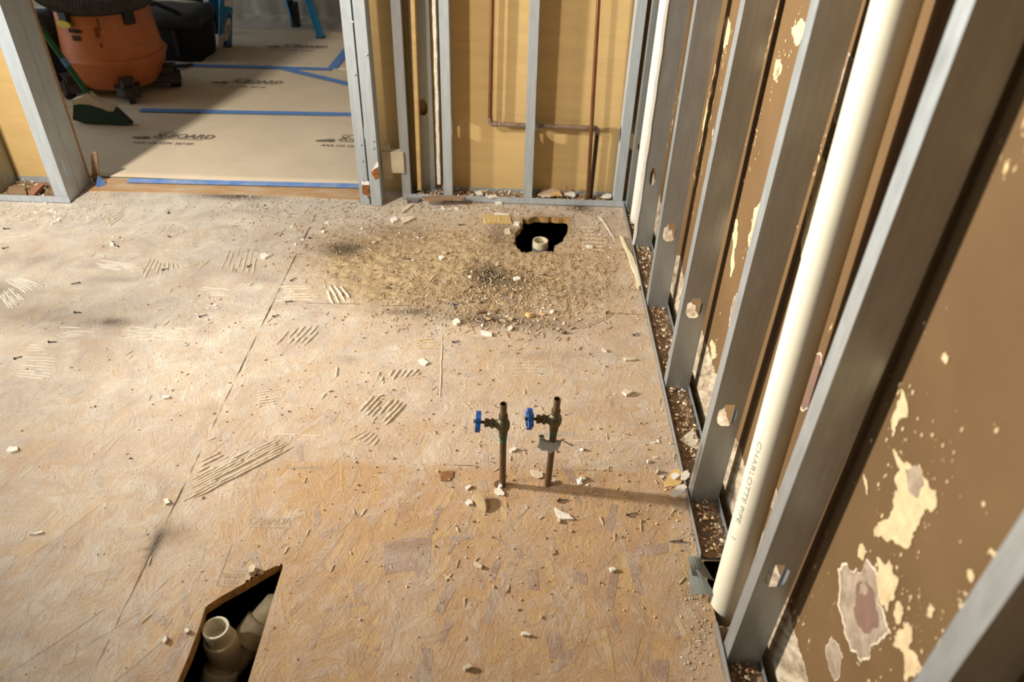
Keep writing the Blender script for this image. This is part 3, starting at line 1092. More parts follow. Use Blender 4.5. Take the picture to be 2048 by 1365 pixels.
b = MB(); b.tube(lt([(el.x, YP, zP + .02), (el.x + (pt.x - pa.x) * 3.2, YP, 2.3)]), .008, 14); b.build('riser', M_COPPER, t, smooth=True)
b = MB(); b.tube(lt([(el.x, YP, zP + .026), (el.x, YP, zP + .012), (el.x + .003, YP, zP + .003), (el.x + .012, YP, zP), (el.x + .026, YP, zP)]), .0105, 14); b.build('elbow', M_COPPERD, t, smooth=True)
xe = ony(1195, 256, YP).x
b = MB(); b.tube(lt([(el.x + .01, YP, zP), (xe - .02, YP, zP - .002)]), .0085, 14); b.build('level_run', M_COPPERD, t, smooth=True)
b = MB(); b.tube(lt([(xe - .022, YP, zP - .002), (xe - .008, YP, zP - .003), (xe, YP, zP - .010), (xe + .001, YP, zP - .026)]), .0105, 14); b.build('elbow', M_COPPERD, t, smooth=True)
b = MB(); b.tube(lt([(xe + .001, YP, zP - .02), (ony(1181, 392, YP).x, YP, .0)]), .0085, 14); b.build('drop', mat('dark_copper', (.07, .04, .02), .6, .5), t, smooth=True)
b = MB(); b.tube(lt([(.068, YP, zP - .0005), (.082, YP, zP - .0008)]), .0155, 16); b.build('grommet', mat('grey_grommet', (.27, .26, .24), .7), t, smooth=True)
q0 = ony(1176, 392, 2.775); q1 = ony(1198, 0, 2.775)
t = empty('copper_pipe', (q0.x, 2.775, .0), 'bright copper pipe rising in front of the level run near the right stud', 'pipe')
b = MB(); d = (q1 - q0); b.tube([Vector((0, 0, .002)), d * 3.0 * (1)], .0075, 14)
b.build('tube', M_COPPER, t, smooth=True)

# white pipe in the corner
q = onx(1269, 440, .448)
b = MB()
qy = 2.60
xq = .480
zq = .012
b.lathe([(.017, .0), (.0255, .010), (.0265, .03), (.0265, 2.4)], 28)
o = b.build('corner_pipe', M_WHITEPIPE, smooth=True, loc=(xq - .012, qy, zq))
props(o, 'white plastic pipe standing in the far right corner, open round end at the bottom', 'pipe')

# fat cream drain riser
A_ = Vector((.4665, .972, -.14)); B_ = Vector((.4665, 1.075, 2.42))
# lean it so its axis passes the sighted points
pA = onx(1466, 1150, .4665); pB = onx(1795, 0, .4665)
dirp = (pB - pA).normalized()
A_ = pA - dirp * ((pA.z + .15) / dirp.z); B_ = pA + dirp * ((2.42 - pA.z) / dirp.z)
RP = .0302
t = empty('drain_riser', g(1466, 1200), 'fat cream plastic pipe leaning in front of the brown wall with printing down its side', 'pipe')
I = local(t)
b = MB(); b.tube([I @ A_, I @ ((A_ + B_) / 2), I @ B_], RP, 48); b.build('tube', M_PVC, t, smooth=True)
toCam = (CO - (A_ + B_) / 2)
axis = dirp
side0 = (toCam - axis * toCam.dot(axis)).normalized()


def wrap_text(body, px, py, size, ang, mm, name, length=None):
    """letters run down the pipe, wrapped on its surface"""
    v, f = text_mesh(body, size)
    # axis point nearest to the sight line
    d = ray(px, py).normalized()
    w0 = CO - A_
    a_, b_, c_ = 1.0, axis.dot(d), 1.0
    dd, ee = axis.dot(w0), d.dot(w0)
    s = (c_ * dd - b_ * ee) / (1 - b_ * b_)
    base = A_ + axis * s
    tc_ = (CO - base); u0 = (tc_ - axis * tc_.dot(axis)).normalized()
    w0_ = axis.cross(u0).normalized()     # points to the picture's right or left
    if w0_.dot(CR) < 0: w0_ = -w0_
    xs = [p.x for p in v]; L0 = max(xs) - min(xs)
    k = (length / L0) if length else 1
    out = []
    for p in v:
        th = ang + p.y / RP
        out.append(I @ (base - axis * (p.x * k) + (u0 * math.cos(th) + w0_ * math.sin(th)) * (RP + .0003)))
    bb = MB(); bb.add(out, f); return bb.build(name, mm, t)


wrap_text('CHARLOTTE PIPE', 1478, 945, .0135, -.62, M_PRINTF, 'printed_lettering', .20)
wrap_text('2', 1440, 1050, .0125, -.62, M_PRINTF, 'printed_size', None)

# ================================================================== stop valves
def valve(px, py, label, hz, lean, rz, plate=False, group='stop valves'):
    base = g(px, py)
    t = empty('stop_valve', base, label, 'valve', group)
    L_ = Vector((lean[0], lean[1], 1))

    def ax(z): return Vector((L_.x * z, L_.y * z, z))
    b = MB(); b.tube([ax(-.20), ax(hz - .028)], .0079, 18); b.build('riser', M_COPPER2, t, smooth=True)
    b = MB()
    pr = [(-.034, .0100), (-.020, .0105), (-.018, .0092), (-.014, .0135), (-.006, .0155), (.004, .0155), (.012, .0128), (.016, .0098), (.026, .0105), (.030, .0100)]
    b.tube([ax(hz + a) for a, _ in pr], [r for _, r in pr], 20)
    b.build('body', M_BRASS, t, smooth=True)
    # outlet nipple (open end)
    b = MB(); b.tube([ax(hz + .024), ax(hz + .062)], .0079, 18, inner=.0066); b.build('outlet', M_COPPER2, t, smooth=True)
    # bonnet toward the wheel
    hd = Vector((-math.cos(rz), math.sin(rz), .03)).normalized()
    hw_dir = Vector((-math.cos(rz - .12), math.sin(rz - .12), .08)).normalized()
    c0 = ax(hz - .001)
    b = MB()
    pr = [(.004, .0115), (.014, .0115), (.016, .0095), (.022, .0090), (.0221, .0118), (.028, .0118), (.0281, .0085), (.034, .0085), (.0341, .0100), (.042, .0100), (.0421, .0060)]
    b.tube([c0 + hd * a for a, _ in pr], [r for _, r in pr], 6 + 8)
    b.build('bonnet', M_BRASS, t, smooth=False)
    b = MB(); b.tube([c0 + hd * .04, c0 + hd * .064], .0036, 10); b.build('stem', M_BRASS, t, smooth=True)
    # hand wheel: scalloped rim, hub, spokes
    w_ = empty_part = None
    M = hw_dir.to_track_quat('Z', 'Y').to_matrix().to_4x4(); M.translation = c0 + hd * .052
    b = MB()
    n = 48
    pts = [];
    for k in range(n):
        a = 2 * math.pi * k / n
        r = .0225 + .0026 * math.cos(6 * a)
        pts.append((r * math.cos(a), r * math.sin(a)))
    hol = []
    for q in range(4):
        a0 = q * math.pi / 2 + .35; a1 = (q + 1) * math.pi / 2 - .35
        arc = [(.0165 * math.cos(a0 + (a1 - a0) * i / 6), .0165 * math.sin(a0 + (a1 - a0) * i / 6)) for i in range(7)]
        arc += [(.0075 * math.cos(a1 - (a1 - a0) * i / 3), .0075 * math.sin(a1 - (a1 - a0) * i / 3)) for i in range(4)]
        hol.append(arc)
    b.prism(pts, .0, .011, M, hol)
    wh = b.build('hand_wheel', M_BLUE, t, bevel=.0016)
    b = MB(); M2 = M.copy(); M2.translation = c0 + hd * .062
    b.lathe([(0, .006), (.0035, .006), (.0045, .004), (.0048, -.002)], 6, M2)
    b.build('wheel_nut', M_BRASS, wh)
    # green tarnish ring
    b = MB(); b.tube([ax(hz - .052), ax(hz - .036)], .0084, 16); b.build('solder_ring', mat('green_tarnish', (.06, .12, .075), .7, .2, var=.4, vscale=80), t, smooth=True)
    return t, ax


M_COPPER2 = mat('brown_copper', (.21, .125, .065), .55, .55, var2=(.10, .07, .04), vscale=40, bump=.15, bscale=90, stretch=(1, 1, .25))
v1, ax1 = valve(1005, 970, 'left stop valve, blue hand wheel on a bare copper stub', .198, (-.012, .0), .10)
v2, ax2 = valve(1095, 970, 'right stop valve, blue hand wheel with a torn white tag skewered under it', .216, (.022, -.01), -.03, True)
# torn escutcheon / gasket piece round the second riser
b = MB()
pl_ = ragged([(-.030, .018), (-.020, .021), (-.017, .012), (-.008, .009), (.006, .010), (.014, .013), (.025, .013), (.022, .000), (.017, -.012), (.007, -.015), (.001, -.021), (-.008, -.015), (-.020, -.017), (-.031, -.010), (-.027, .0)], 1, .10, 8)
M = Matrix.Translation(ax2(.146) + Vector((-.004, -.010, 0))) @ Matrix.Rotation(math.radians(8), 4, 'Y') @ Matrix.Rotation(math.radians(34), 4, 'X')
b.prism(pl_, 0, .0022, M)
b.build('torn_plate', mat('grey_white_scrap', (.36, .35, .30), .7, var=.25, vscale=60), v2)
b = MB(); b.tube([ax2(.160) + Vector((.018, -.01, .004)), ax2(.146) + Vector((.046, -.012, .0))], .0016, 8); b.build('wire_prong', M_STEELD, v2, smooth=True)
b = MB(); b.tube([ax2(.158) + Vector((-.026, -.004, .002)), ax2(.158) + Vector((-.026, -.010, .012))], [.0048, .0055], 12, inner=[.003, .003]); b.build('tag_eyelet', M_STEELD, v2, smooth=True)

# hole mark around the left stub
b = MB(); q = g(999, 970); b.prism(ragged([(q.x - .014, q.y + .004), (q.x, q.y + .014), (q.x + .012, q.y + .006), (q.x + .014, q.y - .008), (q.x, q.y - .012), (q.x - .012, q.y - .008)], 2, .12, 2), .0009, .0015)
props(b.build('trim_5', M_CHIPD), kind='structure')

# ================================================================== drain stub in the ragged hole
q = g(1081, 480, -.005)
t = empty('drain_stub', (q.x, q.y, -.02), 'short grey white drain stub standing in the ragged floor hole', 'pipe')
b = MB(); b.tube([(0, 0, -.5), (0, 0, .0), (0, 0, .013)], [.029, .029, .0285], 32, inner=[.024] * 3); b.build('tube', M_PVCD, t, smooth=True)
b = MB(); b.tube([(0, 0, -.028), (0, 0, -.012)], .0296, 32); b.build('glue_band', mat('grey_glue', (.33, .33, .31), .6, var=.3, vscale=40), t, smooth=True)

# drain fitting in the sawn cut-out
q = g(431, 1256, -.012)
t = empty('drain_fitting', (q.x, q.y, -.30), 'cream plastic wye fitting with an open hub in the sawn floor opening', 'pipe fitting')
Z = .30


def T(x, y, z): return Vector((x, y, z + Z))


b = MB(); b.tube([T(0, 0, -.075), T(0, 0, -.02), T(0, 0, -.014), T(0, 0, -.012)], [.0265, .0265, .0262, .0255], 36, inner=[.0205, .0205, .0205, .0212]); b.build('open_hub', M_PVC, t, smooth=True)
b = MB(); b.tube([T(.001, .0, -.125), T(0, 0, -.085), T(0, 0, -.058), T(0, 0, -.050)], [.032, .034, .034, .0315], 36); b.build('collar', M_PVC, t, smooth=True)
br = (g(545, 1222, -.085) - Vector((q.x, q.y, 0))); br = Vector((br.x, br.y, -.085))
b = MB()
c0 = T(.0, .0, -.155); c1 = T(br.x * .45, br.y * .45, -.125); c2 = T(br.x * .8, br.y * .8, -.092)
b.tube([c0, c1, c2], [.030, .030, .030], 30); b.build('branch', M_PVCD, t, smooth=True)
b = MB(); b.tube([c0.lerp(c2, .52), c0.lerp(c2, .95), c0.lerp(c2, .97)], [.036, .036, .033], 32); b.build('branch_collar', M_PVCD, t, smooth=True)
b = MB(); b.tube([c2, c2.lerp(c0, -.25), c2 + Vector((.07, .022, .012)), c2 + Vector((.14, .03, .0))], [.030, .031, .031, .031], 30); b.build('bend', M_PVCD, t, smooth=True)
b = MB(); b.tube([T(0, 0, -.10), T(-.003, -.004, -.118), T(-.006, -.009, -.128), T(-.010, -.016, -.142), T(-.012, -.020, -.150)], [.030, .0285, .0285, .031, .034], 34); b.build('wye_body', M_PVC, t, smooth=True)
b = MB(); b.tube([T(-.009, -.016, -.136), T(-.010, -.018, -.140), T(-.020, -.034, -.186), T(-.021, -.035, -.190)], [.033, .0365, .0365, .0345], 34); b.build('lower_collar', M_PVC, t, smooth=True)
b = MB(); b.tube([T(-.020, -.033, -.18), T(-.034, -.060, -.30), T(-.04, -.07, -.68)], .0295, 30); b.build('lower_pipe', M_PVC, t, smooth=True)

# ================================================================== peeled places on the brown wall
off8 = lambda l: [(1500 + a / 2.053, 700 + b_ / 2.053) for a, b_ in l]
PT = XW
k = 0
for nm, mm, pts, lab in [
    ('peeled_patch', M_PATCHC, off8([(590, 410), (620, 450), (700, 470), (715, 520), (770, 580), (770, 640), (720, 660), (700, 720), (660, 810), (610, 800), (570, 790), (515, 770), (530, 710), (580, 680), (590, 620), (610, 580), (600, 520), (620, 490)]), 'largest bare cream patch on the brown wall'),
    ('peeled_patch', M_PATCHC, off8([(525, 850), (580, 860), (590, 920), (615, 950), (600, 1020), (570, 1075), (535, 1040), (530, 990), (510, 960), (530, 910)]), 'cream column-shaped patch below the largest one'),
    ('plaster_scar', M_PATCHG, off8([(395, 885), (440, 905), (455, 930), (480, 870), (510, 905), (525, 960), (520, 1040), (550, 1110), (570, 1160), (530, 1190), (500, 1210), (490, 1260), (460, 1275), (420, 1230), (395, 1160), (385, 1090), (370, 1050), (378, 980), (370, 910)]), 'big grey scar chipped through to brick beside the cream patches'),
    ('peeled_patch', M_PATCHC, off8([(600, 1160), (655, 1120), (670, 1160), (655, 1230), (700, 1290), (740, 1365), (640, 1365), (640, 1290), (620, 1230), (590, 1220)]), 'long cream patch running off the bottom of the picture'),
    ('plaster_scar', M_PATCHG, off8([(335, 1188), (365, 1215), (380, 1265), (370, 1310), (350, 1355), (335, 1320), (318, 1260), (318, 1215)]), 'small oval grey scar low on the brown wall'),
    ('peeled_patch', M_PATCHC, off8([(620, 1030), (635, 1060), (625, 1110), (605, 1130), (595, 1080), (605, 1040)]), 'narrow cream patch between two larger ones'),
    ('peeled_patch', M_PATCHC, off8([(745, 1040), (765, 1065), (755, 1105), (730, 1090)]), 'small cream patch right of the grey scar'),
    ('peeled_patch', M_PATCHC, off8([(790, 1190), (805, 1230), (825, 1260), (800, 1310), (770, 1270), (765, 1230)]), 'cream patch near the closest stud'),
    ('peeled_patch', M_PATCHC, off8([(465, 795), (485, 830), (470, 865), (445, 850), (450, 815)]), 'cream chip just above the big grey scar'),
    ('peeled_patch', M_PATCHC, off8([(600, 250), (625, 160), (640, 190), (655, 260), (640, 280), (610, 300), (600, 340), (585, 320)]), 'upright flecked patch high on the brown wall'),
    ('peeled_patch', M_PATCHC, off8([(800, 15), (820, 30), (815, 55), (792, 40)]), 'lone cream dot at mid height of the brown wall'),
    ('peeled_patch', M_PATCHC, off8([(905, 900), (925, 925), (915, 960), (895, 935)]), 'cream dot left of the closest stud, upper one'),
    ('peeled_patch', M_PATCHC, off8([(860, 1040), (895, 1040), (890, 1080), (865, 1085)]), 'cream dot left of the closest stud, lower one'),
    ('peeled_patch', M_PATCHC, off8([(990, 815), (1020, 835), (1010, 855), (975, 835)]), 'cream dot well right, above the closest stud'),
    ('peeled_patch', M_PATCHC, off8([(480, 600 - 70), (470, 510), (480, 560), (480, 590), (490, 600)]), 'thin cream scratch left of the largest patch'),
    ('plaster_scar', M_PATCHR, [(1632, 706), (1643, 714), (1647, 745), (1640, 770), (1625, 800), (1605, 818), (1598, 800), (1610, 760), (1622, 735)], 'reddish brick scar behind the fat cream pipe'),
    ('plaster_scar', M_PATCHG, [(1543, 960), (1553, 968), (1556, 1000), (1548, 1020), (1538, 1010), (1535, 985)], 'grey oval scar behind the lower part of the fat pipe'),
    ('plaster_scar', M_PATCHG, [(1698, 105), (1718, 130), (1716, 165), (1700, 210), (1690, 245), (1672, 235), (1680, 180), (1690, 140)], 'rough grey scar between the fat pipe and the stud beyond it'),
    ('peeled_patch', M_PATCHC, [(1602, 38), (1612, 45), (1610, 70), (1597, 92), (1588, 75), (1585, 55), (1595, 52)], 'cream patch beside the top of a stud, near the top edge'),
    ('peeled_patch', M_PATCHC, [(1556, 118), (1566, 130), (1562, 150), (1553, 164), (1547, 150), (1550, 135)], 'speckled cream patch left of a bright stud, upper wall'),
    ('peeled_patch', M_PATCHC, [(1450, 40), (1458, 35), (1462, 60), (1456, 90), (1448, 100), (1447, 75)], 'cream patch high between two far studs'),
    ('plaster_scar', M_PATCHG, [(1476, 588), (1481, 600), (1474, 650), (1464, 670), (1459, 650), (1463, 615)], 'pale oval scar peeping out left of a stud at mid height'),
    ('peeled_patch', M_PATCHC, [(1421, 686), (1427, 682), (1433, 700), (1434, 716), (1427, 718), (1423, 700)], 'small cream patch just above the scraped band'),
    ('peeled_patch', M_PATCHC, [(1510, 415), (1526, 408), (1524, 440), (1512, 475), (1500, 500), (1498, 470), (1506, 440)], 'cream streak hugging a stud above the pale oval scar'),
    ('peeled_patch', M_PATCHC, [(1472, 440), (1477, 440), (1470, 500), (1464, 555), (1461, 552), (1466, 500)], 'thin vertical scratch between two studs'),
    ('peeled_patch', M_PATCHC, [(1640, 300), (1650, 320), (1640, 380), (1622, 450), (1606, 520), (1604, 500), (1615, 430), (1630, 350)], 'long cream edge strip along the stud beyond the fat pipe'),
    ('peeled_patch', M_PATCHC, [(1750, 290), (1756, 300), (1735, 360), (1715, 420), (1708, 418), (1728, 350)], 'long cream edge strip on the near side of the fat pipe'),
]:
    k += 1
    o = patch_on('x', PT, pts, .0012 + .0002 * (k % 4), nm, mm, None, 4, .21, 20 + k)
    if nm == 'plaster_scar' and 'big' in lab:
        patch_on('x', PT - .0016, off8([(440, 960), (480, 950), (510, 990), (515, 1060), (530, 1110), (500, 1150), (465, 1160), (440, 1120), (425, 1060)]), .0006, 'brick_core', M_PATCHR, o, 3, .2, 7)
        patch_on('x', PT - .0019, off8([(455, 965), (470, 960), (485, 985), (470, 1010), (452, 1000)]), .0006, 'plaster_core', M_PATCHG, o, 3, .2, 8)
    if 'largest bare' in lab:
        patch_on('x', PT - .0016, off8([(640, 490), (690, 480), (705, 520), (710, 560), (690, 610), (660, 590), (645, 540)]), .0005, 'grey_core', M_PATCHG, o, 3, .2, 9)
    if nm == 'plaster_scar':
        cxp = sum(p[0] for p in pts) / len(pts); cyp = sum(p[1] for p in pts) / len(pts)
        patch_on('x', PT, [(cxp + (a_ - cxp) * 1.10, cyp + (c_ - cyp) * 1.06) for a_, c_ in pts], .0009, 'scar_rim', M_RIM, o, 4, .21, 20 + k)
    props(o, lab, 'wall patch')
# small torn specks: too many to name
b = MB()
rnd = random.Random(5)
for c_, r_, n_ in ((off8([(640, 620)])[0], .11, 90), (off8([(600, 1100)])[0], .13, 110), (off8([(620, 250)])[0], .07, 40), (off8([(850, 1050)])[0], .09, 26), (off8([(800, 450)])[0], .10, 18),
                   ((1590, 60), .05, 30), ((1558, 140), .035, 60), ((1455, 80), .04, 50), ((1510, 290), .07, 60), ((1500, 480), .05, 40), ((1430, 690), .05, 30), ((1425, 510), .06, 20), ((1640, 300), .10, 70), ((1700, 380), .12, 60)):
    c = onx(c_[0], c_[1], PT)
    for i in range(n_):
        a = rnd.uniform(0, 6.28); rr = r_ * abs(rnd.gauss(0, .6))
        y, z = c.y + rr * math.cos(a) * .8, c.z + rr * math.sin(a) * 1.5
        if z < .01: continue
        s = rnd.choice([.0006, .001, .001, .0015, .002, .003]) * rnd.uniform(.6, 1.2)
        pts = [(y + s * math.cos(t_) * rnd.uniform(.4, 1.1), z + 1.6 * s * math.sin(t_) * rnd.uniform(.4, 1.1)) for t_ in [j * 1.047 for j in range(6)]]
        b.prism(pts, 0, -.0012, Matrix(((0, 0, 1, PT), (1, 0, 0, 0), (0, 1, 0, 0), (0, 0, 0, 1))))
props(b.build('paint_specks', M_PATCHC), 'scattered cream specks where paint flaked off the brown wall', 'specks', kind='stuff')

# ================================================================== floor stamps
def flat_text(body, px, py, size, mm, name, parent, z=.0006, ang=0, shear=0, sx=1, sy=1):
    v, f = text_mesh(body, size, shear)
    q = g(px, py)
    M = Matrix.Translation((q.x, q.y, z)) @ Matrix.Rotation(ang, 4, 'Z') @ Matrix.Diagonal((sx, sy, 1, 1))
    b = MB(); b.add(v, f, local(parent) @ M) if parent is not None else b.add(v, f, M)
    return b.build(name, mm, parent)


t = empty('board_stamp', g(500, 1100), 'faded maker stamp on the boards, word and triangle beside the sawn opening', 'stamp')
flat_text('CANADA', 540, 1043, .030, M_PRINTFLOOR, 'stamp_word', t, ang=.03, sx=.75)


def bar(pa, pb, wd, parent, mm, name='stamp_line', z=.0006):
    a, c = g(*pa), g(*pb); d = (c - a); n = Vector((-d.y, d.x, 0)).normalized() * wd / 2
    b = MB(); Il = local(parent)
    u = Vector((0, 0, z)); b.add([Il @ (a + n + u), Il @ (a - n + u), Il @ (c - n + u), Il @ (c + n + u)], [(0, 1, 2, 3)])
    return b.build(name, mm, parent)


bar((498, 1054), (582, 1057), .0025, t, M_PRINTFLOOR)
bar((463, 1090), (433, 1172), .0025, t, M_PRINTFLOOR)
bar((433, 1172), (476, 1174), .0025, t, M_PRINTFLOOR)
bar((445, 1148), (500, 1149), .0018, t, M_PRINTFLOOR)
b = MB(); A1, A2, A3 = [Vector(P2(*p)) for p in ((512, 1099), (524, 1144), (465, 1144))]
cc = (A1 + A2 + A3) / 3
inner_ = [(p.lerp(cc, .5).x, p.lerp(cc, .5).y) for p in (A1, A2, A3)]
b.prism([tuple(A1), tuple(A2), tuple(A3)], .0004, .0006, local(t), [inner_]); b.build('stamp_triangle', M_PRINTFLOOR, t)
flat_text('WARR', 468, 1155, .016, M_PRINTFLOOR, 'stamp_print', t, ang=.03)
flat_text('(TBU', 462, 1165, .014, M_PRINTFLOOR, 'stamp_print', t, ang=.03)

# ================================================================== protective paper in the next room
def paper(y0, y1, z, label):
    b = MB(); V = []; Fc = []
    nx, ny = 60, 16
    for j in range(ny + 1):
        for i in range(nx + 1):
            x = -4.15 + 3.6 * i / nx; y = y0 + (y1 - y0) * j / ny + .004 * noise.noise((x * 2, j * .1, y0))
            V.append((x, y, z + .0015 * noise.noise((x * 2.2, y * 3, y0))))
    for j in range(ny):
        for i in range(nx):
            a = j * (nx + 1) + i; Fc.append((a, a + 1, a + nx + 2, a + nx + 1))
    b.add(V, Fc); o = b.build('floor_paper', M_KRAFT, smooth=True)
    s = o.modifiers.new('s', 'SOLIDIFY'); s.thickness = .001; s.offset = -1
    return props(o, label, 'floor paper')


pp = [paper(2.862, 3.68, .007, 'kraft floor paper strip just beyond the doorway, printed twice'),
      paper(3.62, 4.38, .009, 'middle strip of kraft floor paper between the two long blue tapes'),
      paper(4.33, 5.12, .011, 'farthest strip of kraft floor paper under the blue ladder')]


def xboard(px, py, parent, z, full=True, s=1.0):
    c = g(px, py, z)
    q = bpy.data.objects
    def ft(body, dx, dy, size, sh=0, sx=1, name='printed_word'):
        v, f = text_mesh(body, size, sh, 0, .0010 if size > .05 else .0004)
        b = MB(); b.add(v, f, Matrix.Translation((c.x + dx, c.y + dy, z)) @ Matrix.Diagonal((sx, 1, 1, 1)))
        return b.build(name, M_INK, parent)
    ft('X-BOARD', .035, .0, .066 * s, .22, .92)
    b = MB()
    b.box((c.x - .09, c.y + .040, z - .0001), (c.x + .0, c.y + .044, z))
    b.box((c.x - .09, c.y - .034, z - .0001), (c.x + .13, c.y - .029, z))
    b.build('printed_line', M_INK, parent)
    # running blot left of the word
    o1 = ragged([(-.20, -.035), (-.15, -.020), (-.135, -.010), (-.115, -.014), (-.105, -.035), (-.13, -.045), (-.17, -.040)], 3, .22, int(px))
    b = MB(); b.prism([(c.x + x, c.y + y) for x, y in o1], z - .0001, z); b.build('printed_mark', M_INK, parent)
    ft('AAA 123 1234  567 89', -.03, -.085, .030 * s, .2, .95, 'printed_small_text')


xboard(352, 272, pp[0], .0106); xboard(720, 278, pp[0], .0106)
xboard(500, 163, pp[1], .0126)
xboard(598, 92, pp[2], .0146)


def tape(pts, wd, z, label, mm=None, lift=0):
    b = MB()
    P = [g(a, c, z) for a, c in pts]
    n = 24; S = []
    for i in range(len(P) - 1):
        for k in range(n): S.append(P[i].lerp(P[i + 1], k / n))
    S.append(P[-1])
    V = []; Fc = []
    for i, p in enumerate(S):
        d = S[min(i + 1, len(S) - 1)] - S[max(i - 1, 0)]
        nn = Vector((-d.y, d.x, 0)).normalized() * wd / 2 * (1 + .04 * noise.noise((p.x * 9, 0, 1)))
        V += [p + nn, p - nn]
    for i in range(len(S) - 1): Fc.append((2 * i, 2 * i + 1, 2 * i + 3, 2 * i + 2))
    b.add(V, Fc); o = b.build('tape_strip', mm or M_TAPE)
    s = o.modifiers.new('s', 'SOLIDIFY'); s.thickness = .0005; s.offset = 1
    return props(o, label, 'tape')


tape([(280, 220), (712, 229)], .045, .0125, 'straight blue tape across the paper, nearer of the two long seams')
tape([(340, 129), (664, 138)], .045, .0135, 'straight blue tape across the paper, farther of the two long seams')
tape([(664, 137), (712, 78)], .055, .0142, 'blue tape slanting up to the right from the end of the far seam')
tape([(568, 137), (712, 171)], .045, .0150, 'blue tape slanting down to the right from the middle of the far seam')
tape([(256, 361), (724, 372)], .040, .0090, 'bright blue tape along the doorway edge of the paper, dusty on top', M_TAPEB)
# torn bit of tape at the jamb
t = empty('tape_scrap', g(203, 366), 'crumpled blue tape scrap standing at the foot of the door jamb', 'tape')
sheet(quadsheet(g(194, 376, .004), ony(196, 351, 2.80), ony(206, 357, 2.815), g(213, 368, .006), 4, .01, (0, -1, 0)), .0006, 'folded_tape', M_TAPEB, t)
b = MB(); a = ony(176, 310, 2.79); c = ony(190, 364, 2.80)
b.prism([(a.x, a.z), (a.x + .022, a.z + .002), (c.x + .01, .002), (c.x - .020, .002)], 2.815, 2.822, Matrix(((1, 0, 0, 0), (0, 0, 1, 0), (0, 1, 0, 0), (0, 0, 0, 1))))
props(b.build('wood_shim', M_WOODD), 'thin brown wood shim standing against the doorway side of the jamb', 'shim')

# ================================================================== shop vacuum
vc = Vector((-2.06, 3.93, 0))
t = empty('shop_vacuum', vc, 'orange shop vacuum with black lid, hose coiled round it, on casters', 'vacuum cleaner')
b = MB()
b.lathe([(.0, .055), (.190, .055), (.205, .075), (.222, .11), (.243, .175), (.250, .19), (.252, .197), (.247, .204), (.236, .208), (.232, .24), (.222, .33), (.215, .41), (.213, .43), (.0, .43)], 64)
tub = b.build('tub', M_ORANGE, t, smooth=True)
b = MB(); b.tube([(.247 * math.cos(a), .247 * math.sin(a), .199) for a in [k * math.pi / 36 for k in range(73)]], .006, 8); b.build('bead', M_ORANGE, tub, smooth=True)
b = MB(); b.lathe([(.0, .41), (.218, .41), (.226, .42), (.228, .455), (.215, .475), (.18, .50), (.165, .56), (.14, .60), (0, .61)], 56); b.build('lid', M_BLACK, t, smooth=True)
b = MB()
hp = []; hr = []
for k in range(361):
    a = -2.9 + k / 360 * 2 * math.pi
    hp.append(Vector((.255 * math.cos(a), .255 * math.sin(a), .478 + .02 * math.sin(a * 1.5)))); hr.append(.031 if k % 3 else .0355)
b.tube(hp, hr, 14); b.build('hose', M_BLACKD, t, smooth=False)
for a in (-1.95, -.62):
    M = Matrix.Rotation(a, 4, 'Z')
    b = MB(); b.box((.212, -.026, .36), (.238, .026, .43), M); b.box((.222, -.018, .43), (.262, .018, .47), M); b.build('latch', M_BLACK, t, bevel=.004)
M = Matrix.Rotation(-1.93, 4, 'Z')
b = MB(); b.prism([(.042 * math.cos(x) * (1.0), .016 * math.sin(x)) for x in [i * .3927 for i in range(16)]], .236, .246, M @ Matrix(((0, 0, 1, 0), (1, 0, 0, 0), (0, 1, 0, .375), (0, 0, 0, 1)))); b.build('oval_label', M_YELLOW, t)
# wet/dry drawing and vertical groove on the tub
for a, z0, z1, wd in ((-1.32, .30, .36, .010), (-1.30, .22, .29, .006), (-1.25, .29, .40, .004)):
    M = Matrix.Rotation(a, 4, 'Z')
    b = MB(); b.box((.218, -wd, z0), (.2345 - (z1 - .2) * .07, wd, z1), M); b.build('tub_groove', mat('dark_orange', (.22, .05, .012), .6), tub)
for i in range(5):
    M = Matrix.Rotation(-1.90 + i * .06, 4, 'Z')
    b = MB(); b.box((.220, -.006, .335), (.2275, .004, .350), M); b.build('printed_icon', mat('icon_black', (.05, .02, .01), .7), tub)
for i in range(2):
    M = Matrix.Rotation(-1.84 + i * .10, 4, 'Z')
    b = MB(); b.box((.220, -.010, .300), (.2285, .010, .322), M); b.build('printed_icon', MATS['icon_black'], tub)
for a in (-1.02, .12, 2.3, -2.35):
    M = Matrix.Rotation(a, 4, 'Z')
    b = MB(); b.prism([(.15, -.045), (.235, -.055), (.285, -.028), (.285, .028), (.235, .055), (.15, .045)], .045, .085, M)
    cs = b.build('caster_foot', M_BLACKD, t, bevel=.008)
    b = MB(); b.prism([(.19, -.03), (.27, -.025), (.27, .025), (.19, .03)], .085, .125, M); b.build('caster_boot', M_BLACKD, cs, bevel=.01)
    b = MB(); b.tube([M @ Vector((.265, -.014, .026)), M @ Vector((.265, .014, .026))], .026, 20); b.build('wheel', M_BLACK, cs, smooth=True)
    b = MB(); b.tube([M @ Vector((.265, .0, .04)), M @ Vector((.265, 0, .10))], .012, 12); b.build('swivel_pin', M_BLACK, cs, smooth=True)

# ================================================================== broom
YBm = 3.42
t = empty('angle_broom', g(200, 250), 'angled push-down broom, green handle, dirty white head, dark green bristles, leaning by the jamb', 'broom')
I = local(t)
ha = ony(176, 188, YBm); hb = ony(112, 98, YBm + .02); ex = ha + (hb - ha) * 3.1
b = MB(); b.tube([I @ ha, I @ ex], .0125, 14); b.build('handle', M_GREEN, t, smooth=True)
b = MB(); b.tube([I @ ha.lerp(hb, .62), I @ ha.lerp(hb, .80)], .0136, 14); b.build('tape_wrap', M_TAPE, t, smooth=True)
